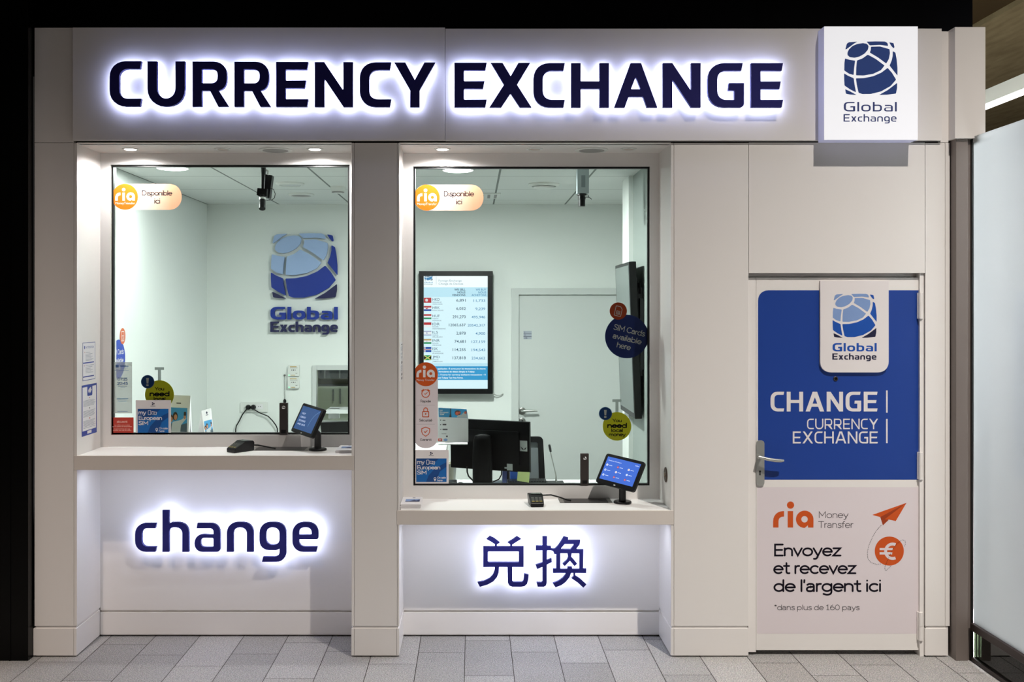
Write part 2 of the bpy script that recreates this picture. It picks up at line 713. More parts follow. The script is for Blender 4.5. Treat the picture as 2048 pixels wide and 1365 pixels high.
# ------------------------------------------------------------------ lettering drawn for the signs (squared, rounded sans)
def glyph(ch, v=None, h=None):
    """loops in units of cap height 100 (y up), plus width"""
    if ch.isupper():
        v = v or 21; h = h or 17
        t = 3
        if ch == 'C':
            return [rp([(70, 100), (0, 100, 36), (0, 0, 36), (70 - t, 0), (70, h), (v, h, 20), (v, 100 - h, 20), (67, 100 - h)])], 70
        if ch == 'U':
            return [rp([(0, 100), (0, 0, 40), (83, 0, 40), (83, 100), (83 - v, 100), (83 - v, h, 24), (v, h, 24), (v, 100)])], 83
        if ch == 'R':
            k = v * 1.12
            return [rp([(0, 0), (0, 100), (77, 100, 30), (77, 37, 26), (58, 36), (81, 0), (81 - k, 0), (v + 18, 35), (v, 35), (v, 0)]),
                    rp([(v, 100 - h), (77 - v, 100 - h, 13), (77 - v, 35 + h, 13), (v, 35 + h)])], 81
        if ch == 'E':
            m0, m1 = 50 - h / 2, 50 + h / 2
            return [rp([(0, 0), (0, 100), (71, 100), (68, 100 - h), (v, 100 - h, 2), (v, m1, 2), (66, m1), (63, m0), (v, m0, 2), (v, h, 2), (71, h), (68, 0)])], 71
        if ch == 'N':
            k = v * 1.0
            return [rp([(0, 0), (0, 100), (k, 100), (84 - v, 37 - max(0, 21 - v) * 2.2, 4), (84 - v, 100), (84, 100), (84, 0), (84 - k, 0), (v, 63 + max(0, 21 - v) * 2.2, 4), (v, 0)])], 84
        if ch == 'Y':
            k = v * 1.15
            return [rp([(0, 100), (k, 100), (45.5, 61), (91 - k, 100), (91, 100), (45.5 + v / 2, 38), (45.5 + v / 2, 0), (45.5 - v / 2, 0), (45.5 - v / 2, 38)])], 91
        if ch == 'X':
            k = v * 1.22
            d = k * 0.56
            return [rp([(0, 0), (46 - d, 51), (3, 100), (3 + k, 100), (46.5, 51 + d * 1.35), (89 - k, 100), (89, 100), (46 + d, 51), (92, 0), (92 - k, 0), (46, 51 - d * 1.4), (k, 0)])], 92
        if ch == 'H':
            m0, m1 = 50.5 - h / 2, 50.5 + h / 2
            return [rp([(0, 0), (0, 100), (v, 100), (v, m1, 2), (84 - v, m1, 2), (84 - v, 100), (84, 100), (84, 0), (84 - v, 0), (84 - v, m0, 2), (v, m0, 2), (v, 0)])], 84
        if ch == 'A':
            k = v * 1.1
            c0 = 24; c1 = 24 + h
            a0 = 36
            xo = lambda y: a0 * y / 100.0
            L1 = k + xo(c1) - 1; R1 = 95 - k - xo(c1) + 1
            ty = min(88, c1 + (R1 - L1) / 2 / 0.36 - 2)
            return [rp([(0, 0), (36, 100), (59, 100), (95, 0), (95 - k, 0), (95 - k - xo(c0), c0, 2), (k + xo(c0), c0, 2), (k, 0)]),
                    rp([(L1, c1, 2), (R1, c1, 2), (47.5, ty, 3)])], 95
        if ch == 'G':
            return [rp([(77, 100), (0, 100, 36), (0, 0, 36), (80, 0, 9), (80, 55), (47, 55), (45, 55 - h), (80 - v, 55 - h), (80 - v, h), (v, h, 20), (v, 100 - h, 20), (74, 100 - h)])], 80
        if ch == 'S':
            return None, 60
    v = v or 16; h = h or 12.5
    x = 71
    if ch == 'c':
        return [rp([(51, x - 2), (0, x - 2, 27), (0, 0, 27), (48, 0), (51, h), (v, h, 14), (v, x - 2 - h, 14), (48, x - 2 - h)])], 51
    if ch == 'h':
        return [rp([(0, 0), (0, 100), (v, 100), (v, 66, 5), (22, x), (64, x, 26), (64, 0), (64 - v, 0), (64 - v, x - h, 15), (v, x - h, 12), (v, 0)])], 64
    if ch == 'n':
        return [rp([(0, 0), (0, x, 26), (64, x, 26), (64, 0), (64 - v, 0), (64 - v, x - h, 15), (v, x - h, 15), (v, 0)])], 64
    if ch == 'a':
        m = 43
        return [rp([(7, x - 2), (61.5, x - 2, 24), (61.5, 0, 8), (0, 0, 20), (0, m, 22), (61.5 - v, m - 2), (61.5 - v, x - 2 - h, 9), (5, x - 2 - h)]),
                rp([(v - 1, m - h * .75, 9), (61.5 - v, m - h * .75, 4), (61.5 - v, h - 1, 4), (v - 1, h - 1, 9)])], 61.5
    if ch == 'g':
        return [rp([(0, x, 26), (64, x, 26), (64, -24, 24), (6, -24), (9, -24 + h), (64 - v, -24 + h, 12), (64 - v, 7), (40, 4), (0, 4, 24)]),
                rp([(v, x - h, 15), (64 - v, x - h, 15), (64 - v, 4 + h, 15), (v, 4 + h, 15)])], 64
    if ch == 'e':
        return [rp([(0, x, 27), (62, x, 26), (62, 30, 5), (v, 30), (v, h, 14), (60, h), (57, 0), (0, 0, 27)]),
                rp([(v, x - h, 13), (62 - v, x - h, 12), (62 - v, 30 + h * .85, 3), (v, 30 + h * .85)])], 62
    if ch == 'x':
        k = v * 1.25; d = k * .56
        return [rp([(0, 0), (31 - d, 35.5), (1, x), (1 + k, x), (31, 35.5 + d * 1.2), (61 - k, x), (61, x), (31 + d, 35.5), (62, 0), (62 - k, 0), (31, 35.5 - d * 1.2), (k, 0)])], 62
    if ch == 'l':
        return [[(0, 0), (0, 100), (v, 100), (v, 0)]], v
    if ch == 'o':
        return [rp([(0, x, 27), (66, x, 27), (66, 0, 27), (0, 0, 27)]), rp([(v, x - h, 15), (66 - v, x - h, 15), (66 - v, h, 15), (v, h, 15)])], 66
    if ch == 'b':
        return [rp([(0, 0), (0, 100), (v, 100), (v, x), (64, x, 26), (64, 0, 26)]),
                rp([(v, x - h, 4), (64 - v, x - h, 15), (64 - v, h, 15), (v, h, 4)])], 64
    raise KeyError(ch)


def word(g, pl, text, x0, x1, yb, cap, v=None, h=None, gap=12, o0=0.0003, o1=None, vl=None, hl=None):
    """a word in the sign lettering, fitted between x0 and x1"""
    gl = [glyph(c, v if c.isupper() else (vl or v), h if c.isupper() else (hl or h)) for c in text]
    tot = sum(w_ for _, w_ in gl) + gap * (len(gl) - 1)
    kx = (x1 - x0) / tot
    ky = cap / 100.0
    x = x0
    for loops, w_ in gl:
        g.poly(pl, [[(x + a * kx, yb - b * ky) for a, b in l] for l in loops], o0, o1)
        x += (w_ + gap) * kx
    return g


# ------------------------------------------------------------------ round monoline lettering for printed texts
def _arc(cx, cy, rx, ry, a0, a1, n=12):
    return [(cx + rx * math.cos(math.radians(a0 + (a1 - a0) * k / n)), cy + ry * math.sin(math.radians(a0 + (a1 - a0) * k / n))) for k in range(n + 1)]


def _curve(p, n=4):
    """Catmull-Rom through the points"""
    out = []
    for i in range(len(p) - 1):
        a, b, c, d = p[max(i - 1, 0)], p[i], p[i + 1], p[min(i + 2, len(p) - 1)]
        for k in range(n):
            t = k / n
            out.append(tuple(.5 * (2 * b[j] + (c[j] - a[j]) * t + (2 * a[j] - 5 * b[j] + 4 * c[j] - d[j]) * t * t + (3 * b[j] - a[j] - 3 * c[j] + d[j]) * t ** 3) for j in (0, 1)))
    return out + [tuple(p[-1])]


def mono_glyph(c, sw):
    """centre lines (y up, cap height 100, x-height 70) and advance"""
    h = sw / 2
    T, C = 70 - h, 100 - h
    E = lambda cx, rx: _arc(cx, 35, rx, 35 - h, 0, 360, 22)
    arch = lambda x0, x1: _arc((x0 + x1) / 2, 42, (x1 - x0) / 2, T - 42, 180, 0, 10) + [(x1, h)]
    Sx = [(52, 84), (42, 93), (29, C), (14, 90), (9, 76), (16, 60), (32, 52), (50, 42), (55, 26), (46, 11), (30, h), (14, 9), (5, 18)]
    D = {
        'o': ([E(33, 28)], 66), 'c': ([_arc(33, 35, 27, 35 - h, 50, 310, 18)], 58),
        'e': ([[(8, 36), (58, 36)], _arc(32, 35, 27, 35 - h, 2, 314, 20)], 63),
        'n': ([[(7, h), (7, T)], arch(7, 52)], 60), 'h': ([[(7, h), (7, C)], arch(7, 52)], 60),
        'm': ([[(7, h), (7, T)], arch(7, 46), arch(46, 85)], 93),
        'u': ([[(7, T)] + _arc(29.5, 28, 22.5, 28 - h, 180, 360, 10) + [(52, T)], [(52, T), (52, h)]], 60),
        'v': ([[(3, T), (27, h), (51, T)]], 54), 'z': ([[(5, T), (47, T), (5, h), (49, h)]], 54),
        'y': ([[(3, T), (28, h + 2)], [(53, T), (27, -4)] + _curve([(27, -4), (22, -15), (15, -20), (5, -20)])], 56),
        't': ([[(19, 87)] + _curve([(19, 22), (22, 10), (30, h), (38, h + 1)]), [(3, T), (36, T)]], 42),
        'r': ([[(7, h), (7, T)], _curve([(7, 42), (11, 56), (20, 63), (31, T)])], 34),
        'd': ([E(32, 26), [(58, C), (58, h)]], 66), 'b': ([E(33, 26), [(7, C), (7, h)]], 66),
        'p': ([E(33, 26), [(7, T), (7, -26)]], 66), 'q': ([E(32, 26), [(58, T), (58, -26)]], 66),
        'g': ([E(32, 26), [(58, T)] + _curve([(58, 0), (54, -13), (43, -21), (28, -22), (12, -16)])], 66),
        'l': ([[(8, C), (8, h)]], 18), 'i': ([[(8, T), (8, h)], [(8, 90), (8, 90.5)]], 17),
        'f': ([[(15, h)] + _curve([(15, 74), (18, 88), (26, 94), (36, 94)]), [(2, T), (33, T)]], 37),
        'a': ([_curve([(9, 56), (18, T - 1), (28, T), (40, 61), (46, 52), (47, 42)]) + [(47, h)],
               [(47, 40), (30, 40)] + _curve([(30, 40), (13, 36), (6, 22), (11, 9), (24, h), (38, 9), (47, 22)])], 57),
        's': ([[(x * .78 + 2, y * .7) for x, y in Sx]], 49),
        "'": ([[(7, C), (6, 76)]], 15), ' ': ([], 26), '*': ([[(18 + 13 * math.cos(math.radians(a)), 84 + 13 * math.sin(math.radians(a))), (18 - 13 * math.cos(math.radians(a)), 84 - 13 * math.sin(math.radians(a)))] for a in (90, 30, 150)], 37),
        'Y': ([[(3, C), (33, 44), (63, C)], [(33, 44), (33, h)]], 66), 'O': ([_arc(44, 50, 37, 50 - h, 0, 360, 24)], 88),
        'E': ([[(56, C), (9, C), (9, h), (56, h)], [(9, 51), (52, 51)]], 61),
        'D': ([[(9, h), (9, C)], [(9, C), (32, C)] + _arc(32, 50, 38, 50 - h, 90, -90, 14)[1:] + [(9, h)]], 78),
        'M': ([[(9, h), (9, C), (44, 34), (79, C), (79, h)]], 89), 'T': ([[(3, C), (65, C)], [(34, C), (34, h)]], 68),
        'R': ([[(9, h), (9, C)], [(9, C), (36, C)] + _arc(36, 73, 22, 27 - h, 90, -90, 10)[1:] + [(9, 46 + h)], [(38, 50), (60, h)]], 66),
        'S': ([_curve(Sx, 2)], 61), 'C': ([_arc(44, 50, 37, 50 - h, 48, 312, 18)], 78), 'I': ([[(9, h), (9, C)]], 20),
        'G': ([_arc(44, 50, 37, 50 - h, 50, 330, 20) + [(77, 48), (50, 48)]], 86),
        '0': ([_arc(34, 50, 27, 50 - h, 0, 360, 24)], 68), '1': ([[(7, 80), (27, C), (27, h)], [(10, h), (44, h)]], 50),
        '6': ([_arc(34, 32, 26, 32 - h, 0, 360, 20), _curve([(8, 34), (11, 58), (22, 80), (40, C)])], 66),
        '2': ([_curve([(8, 78), (16, 91), (30, C), (46, 91), (51, 75), (44, 56), (28, 34)]) + [(7, h), (53, h)]], 60),
        '4': ([[(44, h), (44, C), (5, 30), (58, 30)]], 64), '5': ([[(50, C), (14, C), (11, 55)] + _curve([(11, 55), (28, 60), (46, 52), (53, 32), (46, 13), (28, h), (9, 14)])], 62),
        '7': ([[(5, C), (54, C), (22, h)]], 58), ':': ([[(9, 58), (9, 58.5)], [(9, h + 2), (9, h + 2.5)]], 20),
    }
    if c == '\u00e9':
        p, a = D['e']
        return p + [[(27, 80), (41, 96)]], a
    return D[c]


def mono(self, pl, text, x, yb, cap, w=None, al='l', sw=11.0, o=0.0009, rot=0.0, gap=0.0):
    gl = [mono_glyph(c, sw) for c in text]
    tot = sum(a for _, a in gl) + gap * (len(gl) - 1)
    ky = cap / 100.0
    kx = ky if w is None else w / tot
    off = {'l': 0, 'c': -tot * kx / 2, 'r': -tot * kx}[al]
    cs, sn = math.cos(rot), math.sin(rot)
    ms = ky / kx
    px_ = 0.0
    i = 0
    for paths, adv in gl:
        for p in paths:
            loops = [stroke([(a * 1.0, b * ms) for a, b in p], sw * (1 + ms) / 2)] if math.dist(p[0], p[-1]) > .01 or len(p) < 5 else None
            if loops is None:
                n = len(p) - 1
                cx_ = sum(q[0] for q in p[:n]) / n; cy_ = sum(q[1] for q in p[:n]) / n
                rx_ = max(q[0] for q in p) - cx_; ry_ = max(q[1] for q in p) - cy_
                hs = sw * (1 + ms) / 4
                loops = [circ(cx_, cy_ * ms, rx_ + hs, 22, ry_ * ms + hs), circ(cx_, cy_ * ms, rx_ - hs, 22, ry_ * ms - hs)]
                shapes = [loops]
            else:
                hs = sw * (1 + ms) / 4
                shapes = [loops]
                for k, q in enumerate(p):
                    sharp = k in (0, len(p) - 1)
                    if not sharp:
                        u1 = Vector(p[k]) - Vector(p[k - 1]); u2 = Vector(p[k + 1]) - Vector(p[k])
                        sharp = u1.length > 0 and u2.length > 0 and u1.angle(u2) > .6
                    if sharp:
                        shapes.append([circ(q[0], q[1] * ms, hs, 10)])
            for sh in shapes:
                out = []
                for l in sh:
                    m_ = []
                    for a, b in l:
                        lx, ly = off + (px_ + a) * kx, -b * kx
                        m_.append((x + lx * cs - ly * sn, yb + lx * sn + ly * cs))
                    out.append(m_)
                self.poly(pl, out, o + 4e-5 * (i % 7))
                i += 1
        px_ += adv + gap
    return self


G.mono = mono

GLOBE = [  # (tone, outline) in a 1251 x 1365 crop; box x 243..998, y 155..898
    (0, [(282, 186), (312, 166), (430, 158), (380, 188), (330, 225), (270, 268), (262, 262)]),
    (0, [(290, 312), (312, 265), (362, 218), (430, 190), (510, 178), (566, 188), (590, 220), (580, 270), (532, 325), (462, 365), (390, 382), (322, 372), (292, 345)]),
    (0, [(560, 158), (690, 154), (820, 156), (855, 176), (866, 218), (750, 203), (606, 210), (590, 190)]),
    (1, [(880, 167), (942, 178), (956, 238), (940, 250), (908, 215)]),
    (0, [(622, 228), (750, 225), (885, 262), (891, 320), (875, 400), (838, 462), (720, 376), (606, 310), (620, 272)]),
    (1, [(930, 290), (968, 310), (985, 400), (997, 520), (997, 630), (940, 560), (885, 490), (915, 420), (930, 350)]),
    (0, [(578, 338), (690, 398), (815, 490), (762, 555), (655, 605), (520, 628), (412, 626), (415, 520), (425, 420), (505, 390)]),
    (0, [(256, 392), (320, 410), (400, 422), (386, 520), (378, 622), (310, 602), (246, 558), (248, 460)]),
    (1, [(243, 598), (300, 632), (380, 666), (390, 745), (412, 862), (330, 822), (250, 768), (245, 690)]),
    (1, [(410, 668), (520, 665), (655, 638), (770, 588), (858, 522), (920, 592), (978, 685), (900, 775), (765, 850), (620, 885), (500, 886), (448, 868), (425, 768)]),
    (2, [(258, 818), (330, 850), (420, 898), (330, 893), (270, 882)]),
    (2, [(738, 898), (860, 830), (992, 730), (992, 800), (976, 880), (850, 895)]),
]


def smooth_loop(p):
    """round off an outline slightly"""
    return rp([(a, b, 9) for a, b in p], 2)


def globe(g, pl, x0, y0, x1, y1, o0=0.0003, o1=None, idx=(0, 1, 2), only=None):
    for i, (tone, l) in enumerate(GLOBE):
        if only is not None and i != only:
            continue
        g.mat(idx[tone])
        g.poly(pl, [(x0 + (a - 243) / 755 * (x1 - x0), y0 + (b - 155) / 743 * (y1 - y0)) for a, b in smooth_loop(l)], o0, o1)
    return g


def ria(g, pl, x0, y0, wd, o=0.0004):
    """the round lower-case wordmark, 423 wide and 278 high in its own units"""
    k = wd / 423.0
    f = lambda L: [(x0 + (a - 347) * k, y0 + (b - 124) * k) for a, b in L]
    g.poly(pl, f(rp([(347, 398), (347, 225, 108), (462, 225), (462, 284), (404, 284, 48), (404, 398)])), o)
    g.poly(pl, f([(500, 225), (557, 225), (557, 398), (500, 398)]), o)
    g.poly(pl, f(circ(530, 162, 38, 24)), o)
    outer = [(679 + 92 * math.cos(a), 311 - 91 * math.sin(a)) for a in [math.radians(d) for d in range(0, 271, 10)]]
    outer += [(713, 374), (713, 398), (770, 398)]
    g.poly(pl, [f(outer), f(circ(677, 311, 34, 24))], o)
    return g


# ------------------------------------------------------------------ floor
def make_floor():
    g = G()
    Y0, Y1 = -4.0, 0.8
    x0, wd, ln, gp = -1.823, 0.2545, 0.557, 0.0042
    joints = {-1: 1290, 0: 1311, 1: 1333, 2: 1309, 3: 1358, 4: 1304, 5: 1329, 6: 1306, 7: 1282, 8: 1305, 9: 1327, 10: 1301,
              11: 1351, 12: 1296, 13: 1327, 14: 1352, 15: 1331, 16: 1310, 17: 1347}
    tones = []
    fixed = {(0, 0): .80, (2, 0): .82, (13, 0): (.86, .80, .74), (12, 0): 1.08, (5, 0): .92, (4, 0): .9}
    for n in range(-16, 20):
        xa, xb = x0 + n * wd + gp / 2, x0 + (n + 1) * wd - gp / 2
        jy = F * H / (joints[n] - VY) - D if n in joints else random.uniform(-.3, .2)
        k0 = math.floor((Y0 - jy) / ln)
        k1 = math.ceil((Y1 - jy) / ln)
        for k in range(k0, k1):
            ya, yb = jy + k * ln + gp / 2, jy + (k + 1) * ln - gp / 2
            g.add([(xa, ya, 0), (xb, ya, 0), (xb, yb, 0), (xa, yb, 0)], [(0, 1, 2, 3)])
            t = random.uniform(.78, 1.06)
            c = fixed.get((n, k + 1), (t, t * random.uniform(.97, 1.0), t * random.uniform(.95, 1.0)))
            if n >= 12:  # right-hand columns brighter and warmer: light put into the tile colour
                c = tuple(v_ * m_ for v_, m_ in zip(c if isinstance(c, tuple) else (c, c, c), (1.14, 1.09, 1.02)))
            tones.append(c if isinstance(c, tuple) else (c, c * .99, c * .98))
    nt = len(tones)
    g.mat(1)
    g.add([(-9, -9, -.003), (9, -9, -.003), (9, 9, -.003), (-9, 9, -.003)], [(0, 1, 2, 3)])
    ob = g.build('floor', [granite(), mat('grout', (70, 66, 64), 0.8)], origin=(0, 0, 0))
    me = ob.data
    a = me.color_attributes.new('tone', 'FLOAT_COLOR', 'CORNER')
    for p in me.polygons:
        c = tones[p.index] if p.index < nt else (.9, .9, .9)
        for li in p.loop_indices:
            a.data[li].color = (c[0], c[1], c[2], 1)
    return struct(ob, 'grey granite tile floor in front of the kiosk', 'floor')


make_floor()

# ------------------------------------------------------------------ facade
RD = 0.345                    # depth of the recesses
ZB, ZP = Z(1253), Z(1258)     # bottom of panels, top of plinth
ZS = Z(287)                   # soffit of the recesses
ZT = Z(57)


def pillar(name, strips, ztop, label, seam=None, depth=0.5):
    g = G()
    a, b = strips[0][0], strips[-1][1]
    g.box(X(a) + .006, X(b) - .006, .006, depth, .004, ztop - .004)
    for (p, q) in strips:
        if seam:
            g.box(X(p), X(q), 0, depth * .9, ZB, Z(seam) - .0008)
            g.box(X(p), X(q), 0, depth * .9, Z(seam) + .0008, ztop)
        else:
            g.box(X(p), X(q), 0, depth * .9, ZB, ztop)
    return struct(g.build(name, lam, bevel=.0012), label, 'wall')


def plinth(name, strips, label, depth=0.5):
    g = G()
    for (p, q) in strips:
        g.box(X(p), X(q), 0, depth * .9, .008, ZP)
    return struct(g.build(name, lam, bevel=.0012), label, 'baseboard')


pillar('wall_left', [(69, 147.4), (148, 154)], Z(286), 'white laminate pillar at the left end of the kiosk')
plinth('baseboard_left', [(66.5, 146.6), (147.2, 153)], 'white plinth under the left pillar')
pillar('wall_middle', [(703, 708.3), (709, 794), (794.7, 798.5)], Z(286), 'white laminate pillar between the two counters')
plinth('baseboard_middle', [(702.6, 708), (708.7, 793), (793.7, 798.5)], 'white plinth under the middle pillar')
pillar('wall_right', [(1342, 1347.5), (1348.2, 1497)], Z(286), 'white laminate wall panel between right counter and door')
plinth('baseboard_right', [(1341.5, 1347.5), (1348.2, 1497)], 'white plinth under panel left of the door')
pillar('wall_far_right', [(1850.7, 1890), (1890.6, 1899.5)], Z(286), 'narrow white wall strip right of the door')
plinth('baseboard_far_right', [(1850, 1893)], 'white plinth right of the door')

# top band: core, the two proud panels and the upper corner pieces
g = G()
g.box(X(72), X(1896), .012, .5, Z(280.6), ZT - .012)
g.mat(1).box(X(149), X(1880), .024, .03, Z(286), Z(280.6))  # dark strip painted in as the shade of the gap under the header
g.mat(0)
g.box(X(69), X(147.2), 0, .45, Z(285.3), Z(55.5))
g.box(X(1881), X(1897), 0, .45, Z(285.3), Z(63))
g.box(X(154), X(703), 0, .05, ZS, Z(285.0))
g.box(X(798.5), X(1342), 0, .05, ZS, Z(285.2))
struct(g.build('wall_top', [lam, gap_shade], bevel=.001), 'white band of the kiosk above the counters', 'wall')
g = G()
g.box(X(148.2), X(890.2), -.02, .012, Z(281.8), ZT)
g.box(X(890.9), X(1880), -.02, .012, Z(282.4), ZT - .006)
struct(g.build('wall_front', lam, bevel=.001), 'long white header panel carrying the lit lettering', 'wall')

# recess soffits and linings above the windows
for a, b, nm in ((154, 703, 'trim_1'), (798.5, 1342, 'trim_2')):
    g = G()
    g.box(X(a) - .03, X(b) + .03, .03, .46, ZS, ZS + .02)
    struct(g.build(nm, lam), 'white soffit above the %s service window' % ('left' if a < 200 else 'right'), 'soffit')


def ring(g, x0, x1, z0, z1, hx0, hx1, hz0, hz1, y0, y1):
    g.box(x0, hx0, y0, y1, z0, z1)
    g.box(hx1, x1, y0, y1, z0, z1)
    g.box(hx0, hx1, y0, y1, hz1, z1)
    g.box(hx0, hx1, y0, y1, z0, hz0)


GY = 0.366   # outer face of the panes
PANE = {}


def window(nm, a, b, shelf, hole, label):
    t = bpy.data.objects.new(nm, None)
    COL.objects.link(t)
    t.location = ((X(a) + X(b)) / 2, RD, Z(shelf))
    ORG[t.name] = Vector(t.location)
    struct(t, label, 'window')
    hx0, hx1 = X(hole[0], RD), X(hole[2], RD)
    hz1, hz0 = Z(hole[1], RD), Z(hole[3], RD)
    g = G()
    ring(g, X(a), X(b), Z(shelf) + .0005, ZS - .0005, hx0, hx1, hz0, hz1, RD, .44)
    g.build('frame', frame_m, t)
    g = G()
    e = .011
    ring(g, hx0 + .0005, hx1 - .0005, hz0 + .0005, hz1 - .0005, hx0 + e, hx1 - e, hz0 + e, hz1 - e, .36, .385)
    g.build('gasket', gasket, t)
    g = G()
    g.box(hx0 + e * .5, hx1 - e * .5, GY, GY + .01, hz0 + e * .5, hz1 - e * .5)
    g.build('pane', glass, t)


window('window_1', 154, 703, 912, (221, 329.5, 699, 870.5), 'left service window in its white recess')
window('window_2', 798.5, 1342, 1022, (826.5, 333, 1300, 972.5), 'right service window in its white recess')


def counter(a, b, y0, y1, label, holex=None):
    t = thing('service_counter', label, 'counter', ((X(a) + X(b)) / 2, .1, Z(y1)))
    g = G()
    g.box(X(a + 6) + .001, X(b - 5) - .001, .02, RD, Z(y0) - .03, Z(y0))
    g.build('counter_top', counter_m, t)
    g = G()
    g.box(X(a), X(b), -.003, .02, Z(y1), Z(y0))
    g.box(X(a + 6) + .001, X(b - 5) - .001, .02, RD, Z(y1), Z(y0) - .03)
    g.build('apron', lam_edge, t, bevel=.001)
    g = G()
    g.box(X(a + 30), X(b - 30), .07, .085, Z(y1) - .008, Z(y1) - .0005)
    g.build('led_strip', strip_led, t)
    l = lamp('led_strip_beam', 'AREA', ((X(a) + X(b)) / 2, .078, Z(y1) - .012), 2.1 if a < 500 else 2.9, (.78, .85, 1.0), ((X(a) + X(b)) / 2, .11, 0),
             shape='RECTANGLE', size=X(b - 30) - X(a + 30), size_y=.02)
    attach_light(l, t)
    return t


counter(148.2, 708.3, 912.3, 940.5, 'high white service counter below the left window')
counter(793.8, 1347.5, 1022, 1050, 'low white service counter below the right window')

# lower recess back panels
for a, b, top, nm, side in ((154, 703, 940.5, 'wall_left_lower', 'left'), (798.5, 1342, 1050, 'wall_right_lower', 'right')):
    g = G()
    g.box(X(a), X(b), RD + .012, .45, .004, Z(top))
    g.box(X(a), X(b), RD, .44, Z(1221, RD), Z(top) - .002)
    struct(g.build(nm, lam), 'recessed white panel under the %s counter' % side, 'wall')
    g = G()
    g.box(X(a), X(b), RD - .001, .44, .012, Z(1225.5, RD))
    struct(g.build('baseboard_' + side + '_recess', lam), 'white plinth below the lit sign under the %s counter' % side, 'baseboard')

# panel above the door
g = G()
g.box(X(1497.8), X(1850), 0, .45, Z(546.5), Z(285.3))
struct(g.build('wall_door_head', lam, bevel=.001), 'white panel above the staff door', 'wall')

# ------------------------------------------------------------------ staff door
d1 = bpy.data.objects.new('door_1', None)
COL.objects.link(d1)
d1.location = (X(1670), .02, 0)
ORG[d1.name] = Vector(d1.location)
struct(d1, 'white staff door with blue sign at right of the kiosk', 'door')
LY = 0.03   # leaf face
g = G()
g.box(X(1497.8), X(1850), .09, .3, .0, Z(546.5))
g.box(X(1841.5), X(1849.5), .012, .3, .0, Z(546.5))
g.box(X(1498.5), X(1849.5), .06, .3, Z(553), Z(546.5))
g.build('door_frame', lam, d1)
g = G()
g.box(X(1499.5), X(1512, LY), LY, .08, Z(1309), Z(555))
g.box(X(1512.3, LY), X(1840, LY), LY, .08, Z(1305), Z(555))
leaf = g.build('door_leaf', lam, d1, bevel=.0012)
pl = PX(LY)
g = G()
g.poly(pl, rp([(1516, 581, 21), (1837, 581), (1837, 960), (1516, 960, 3)]), .0004)
g.build('blue_graphic', blue_pr, leaf)
g = G()
g.poly(pl, rect(1514, 975, 1838.5, 1268), .0004)
post = g.build('poster', poster_m, leaf)
# raised white plate with the emblem
g = G()
g.poly(pl, rp([(1638.5, 562), (1775, 562), (1775, 745, 22), (1638.5, 745, 22)], 10), 0.0008, .016)
plate = g.build('logo_plate', white_pr, leaf)
plate['label'] = 'white rounded plate with blue globe emblem'
g = G()
globe(g, pl, 1663, 588, 1751, 676, .0164)
g.mat(3)
word(g, pl, 'Global', 1663, 1751, 703, 16.5, v=20, h=18, vl=18, hl=16, gap=12, o0=.0164)
g.mat(2)
word(g, pl, 'Exchange', 1662.5, 1750.5, 719.5, 12.6, v=21, h=18, vl=19, hl=16.5, gap=11, o0=.0164)
g.build('emblem', [light_pr, mid_pr, navy_pr, mid_pr], plate)
g = G()
word(g, pl, 'CHANGE', 1541, 1755, 823.5, 39.5, v=20, h=15.5, gap=13, o0=.0008)
g.build('lettering', white_pr, leaf)
g = G()
word(g, pl, 'CURRENCY', 1614, 1756, 859, 21, v=13, h=12, gap=13, o0=.0008)
g.build('lettering', white_pr, leaf)
g = G()
word(g, pl, 'EXCHANGE', 1585.5, 1755.5, 887.5, 24, v=14, h=13, gap=13, o0=.0008)
g.build('lettering', white_pr, leaf)
for ya, yb in ((781.5, 826), (838.5, 887)):
    g = G(); g.poly(pl, rect(1772, ya, 1775.2, yb), .0008)
    g.build('rule', white_pr, leaf)
# poster art
pc = PX(LY, 5.25, 1480, 980)
g = G()
ria(g, pc, 347, 124, 423, .0008)
g.poly(pc, [(1388, 265), (1748, 138), (1635, 330), (1555, 312), (1500, 375), (1472, 288)], .0007)
g.poly(pc, circ(1567, 645, 153, 48), .0007)
g.mat(1)
g.poly(pc, [(1500, 375), (1515, 312), (1562, 316)], .0009)
g.poly(pc, [(1472, 288), (1748, 138), (1515, 312), (1500, 375)], .0008)
g.mat(2)
g.mono(pc, 'Money', 822, 298, 70, w=316, sw=7.5)
g.mono(pc, 'Transfer', 820, 402, 70, w=370, sw=7.5)
g.mat(3)
g.mono(pc, 'Envoyez', 352, 700, 132, w=712, sw=12.5)
g.mono(pc, 'et recevez', 350, 886, 132, w=870, sw=12.5)
g.mono(pc, "de l'argent ici", 350, 1074, 132, w=1136, sw=12.5)
g.mat(2)
g.mono(pc, '*dans plus de 160 pays', 358, 1265, 57, w=898, sw=8.5)
g.mat(4)
g.poly(pc, stroke(_arc(1602, 647, 74, 76, 66, 294, 22), 31), .001)
g.poly(pc, rect(1465, 613, 1604, 636), .0011)
g.poly(pc, rect(1465, 657, 1597, 681), .0011)
g.mat(3)


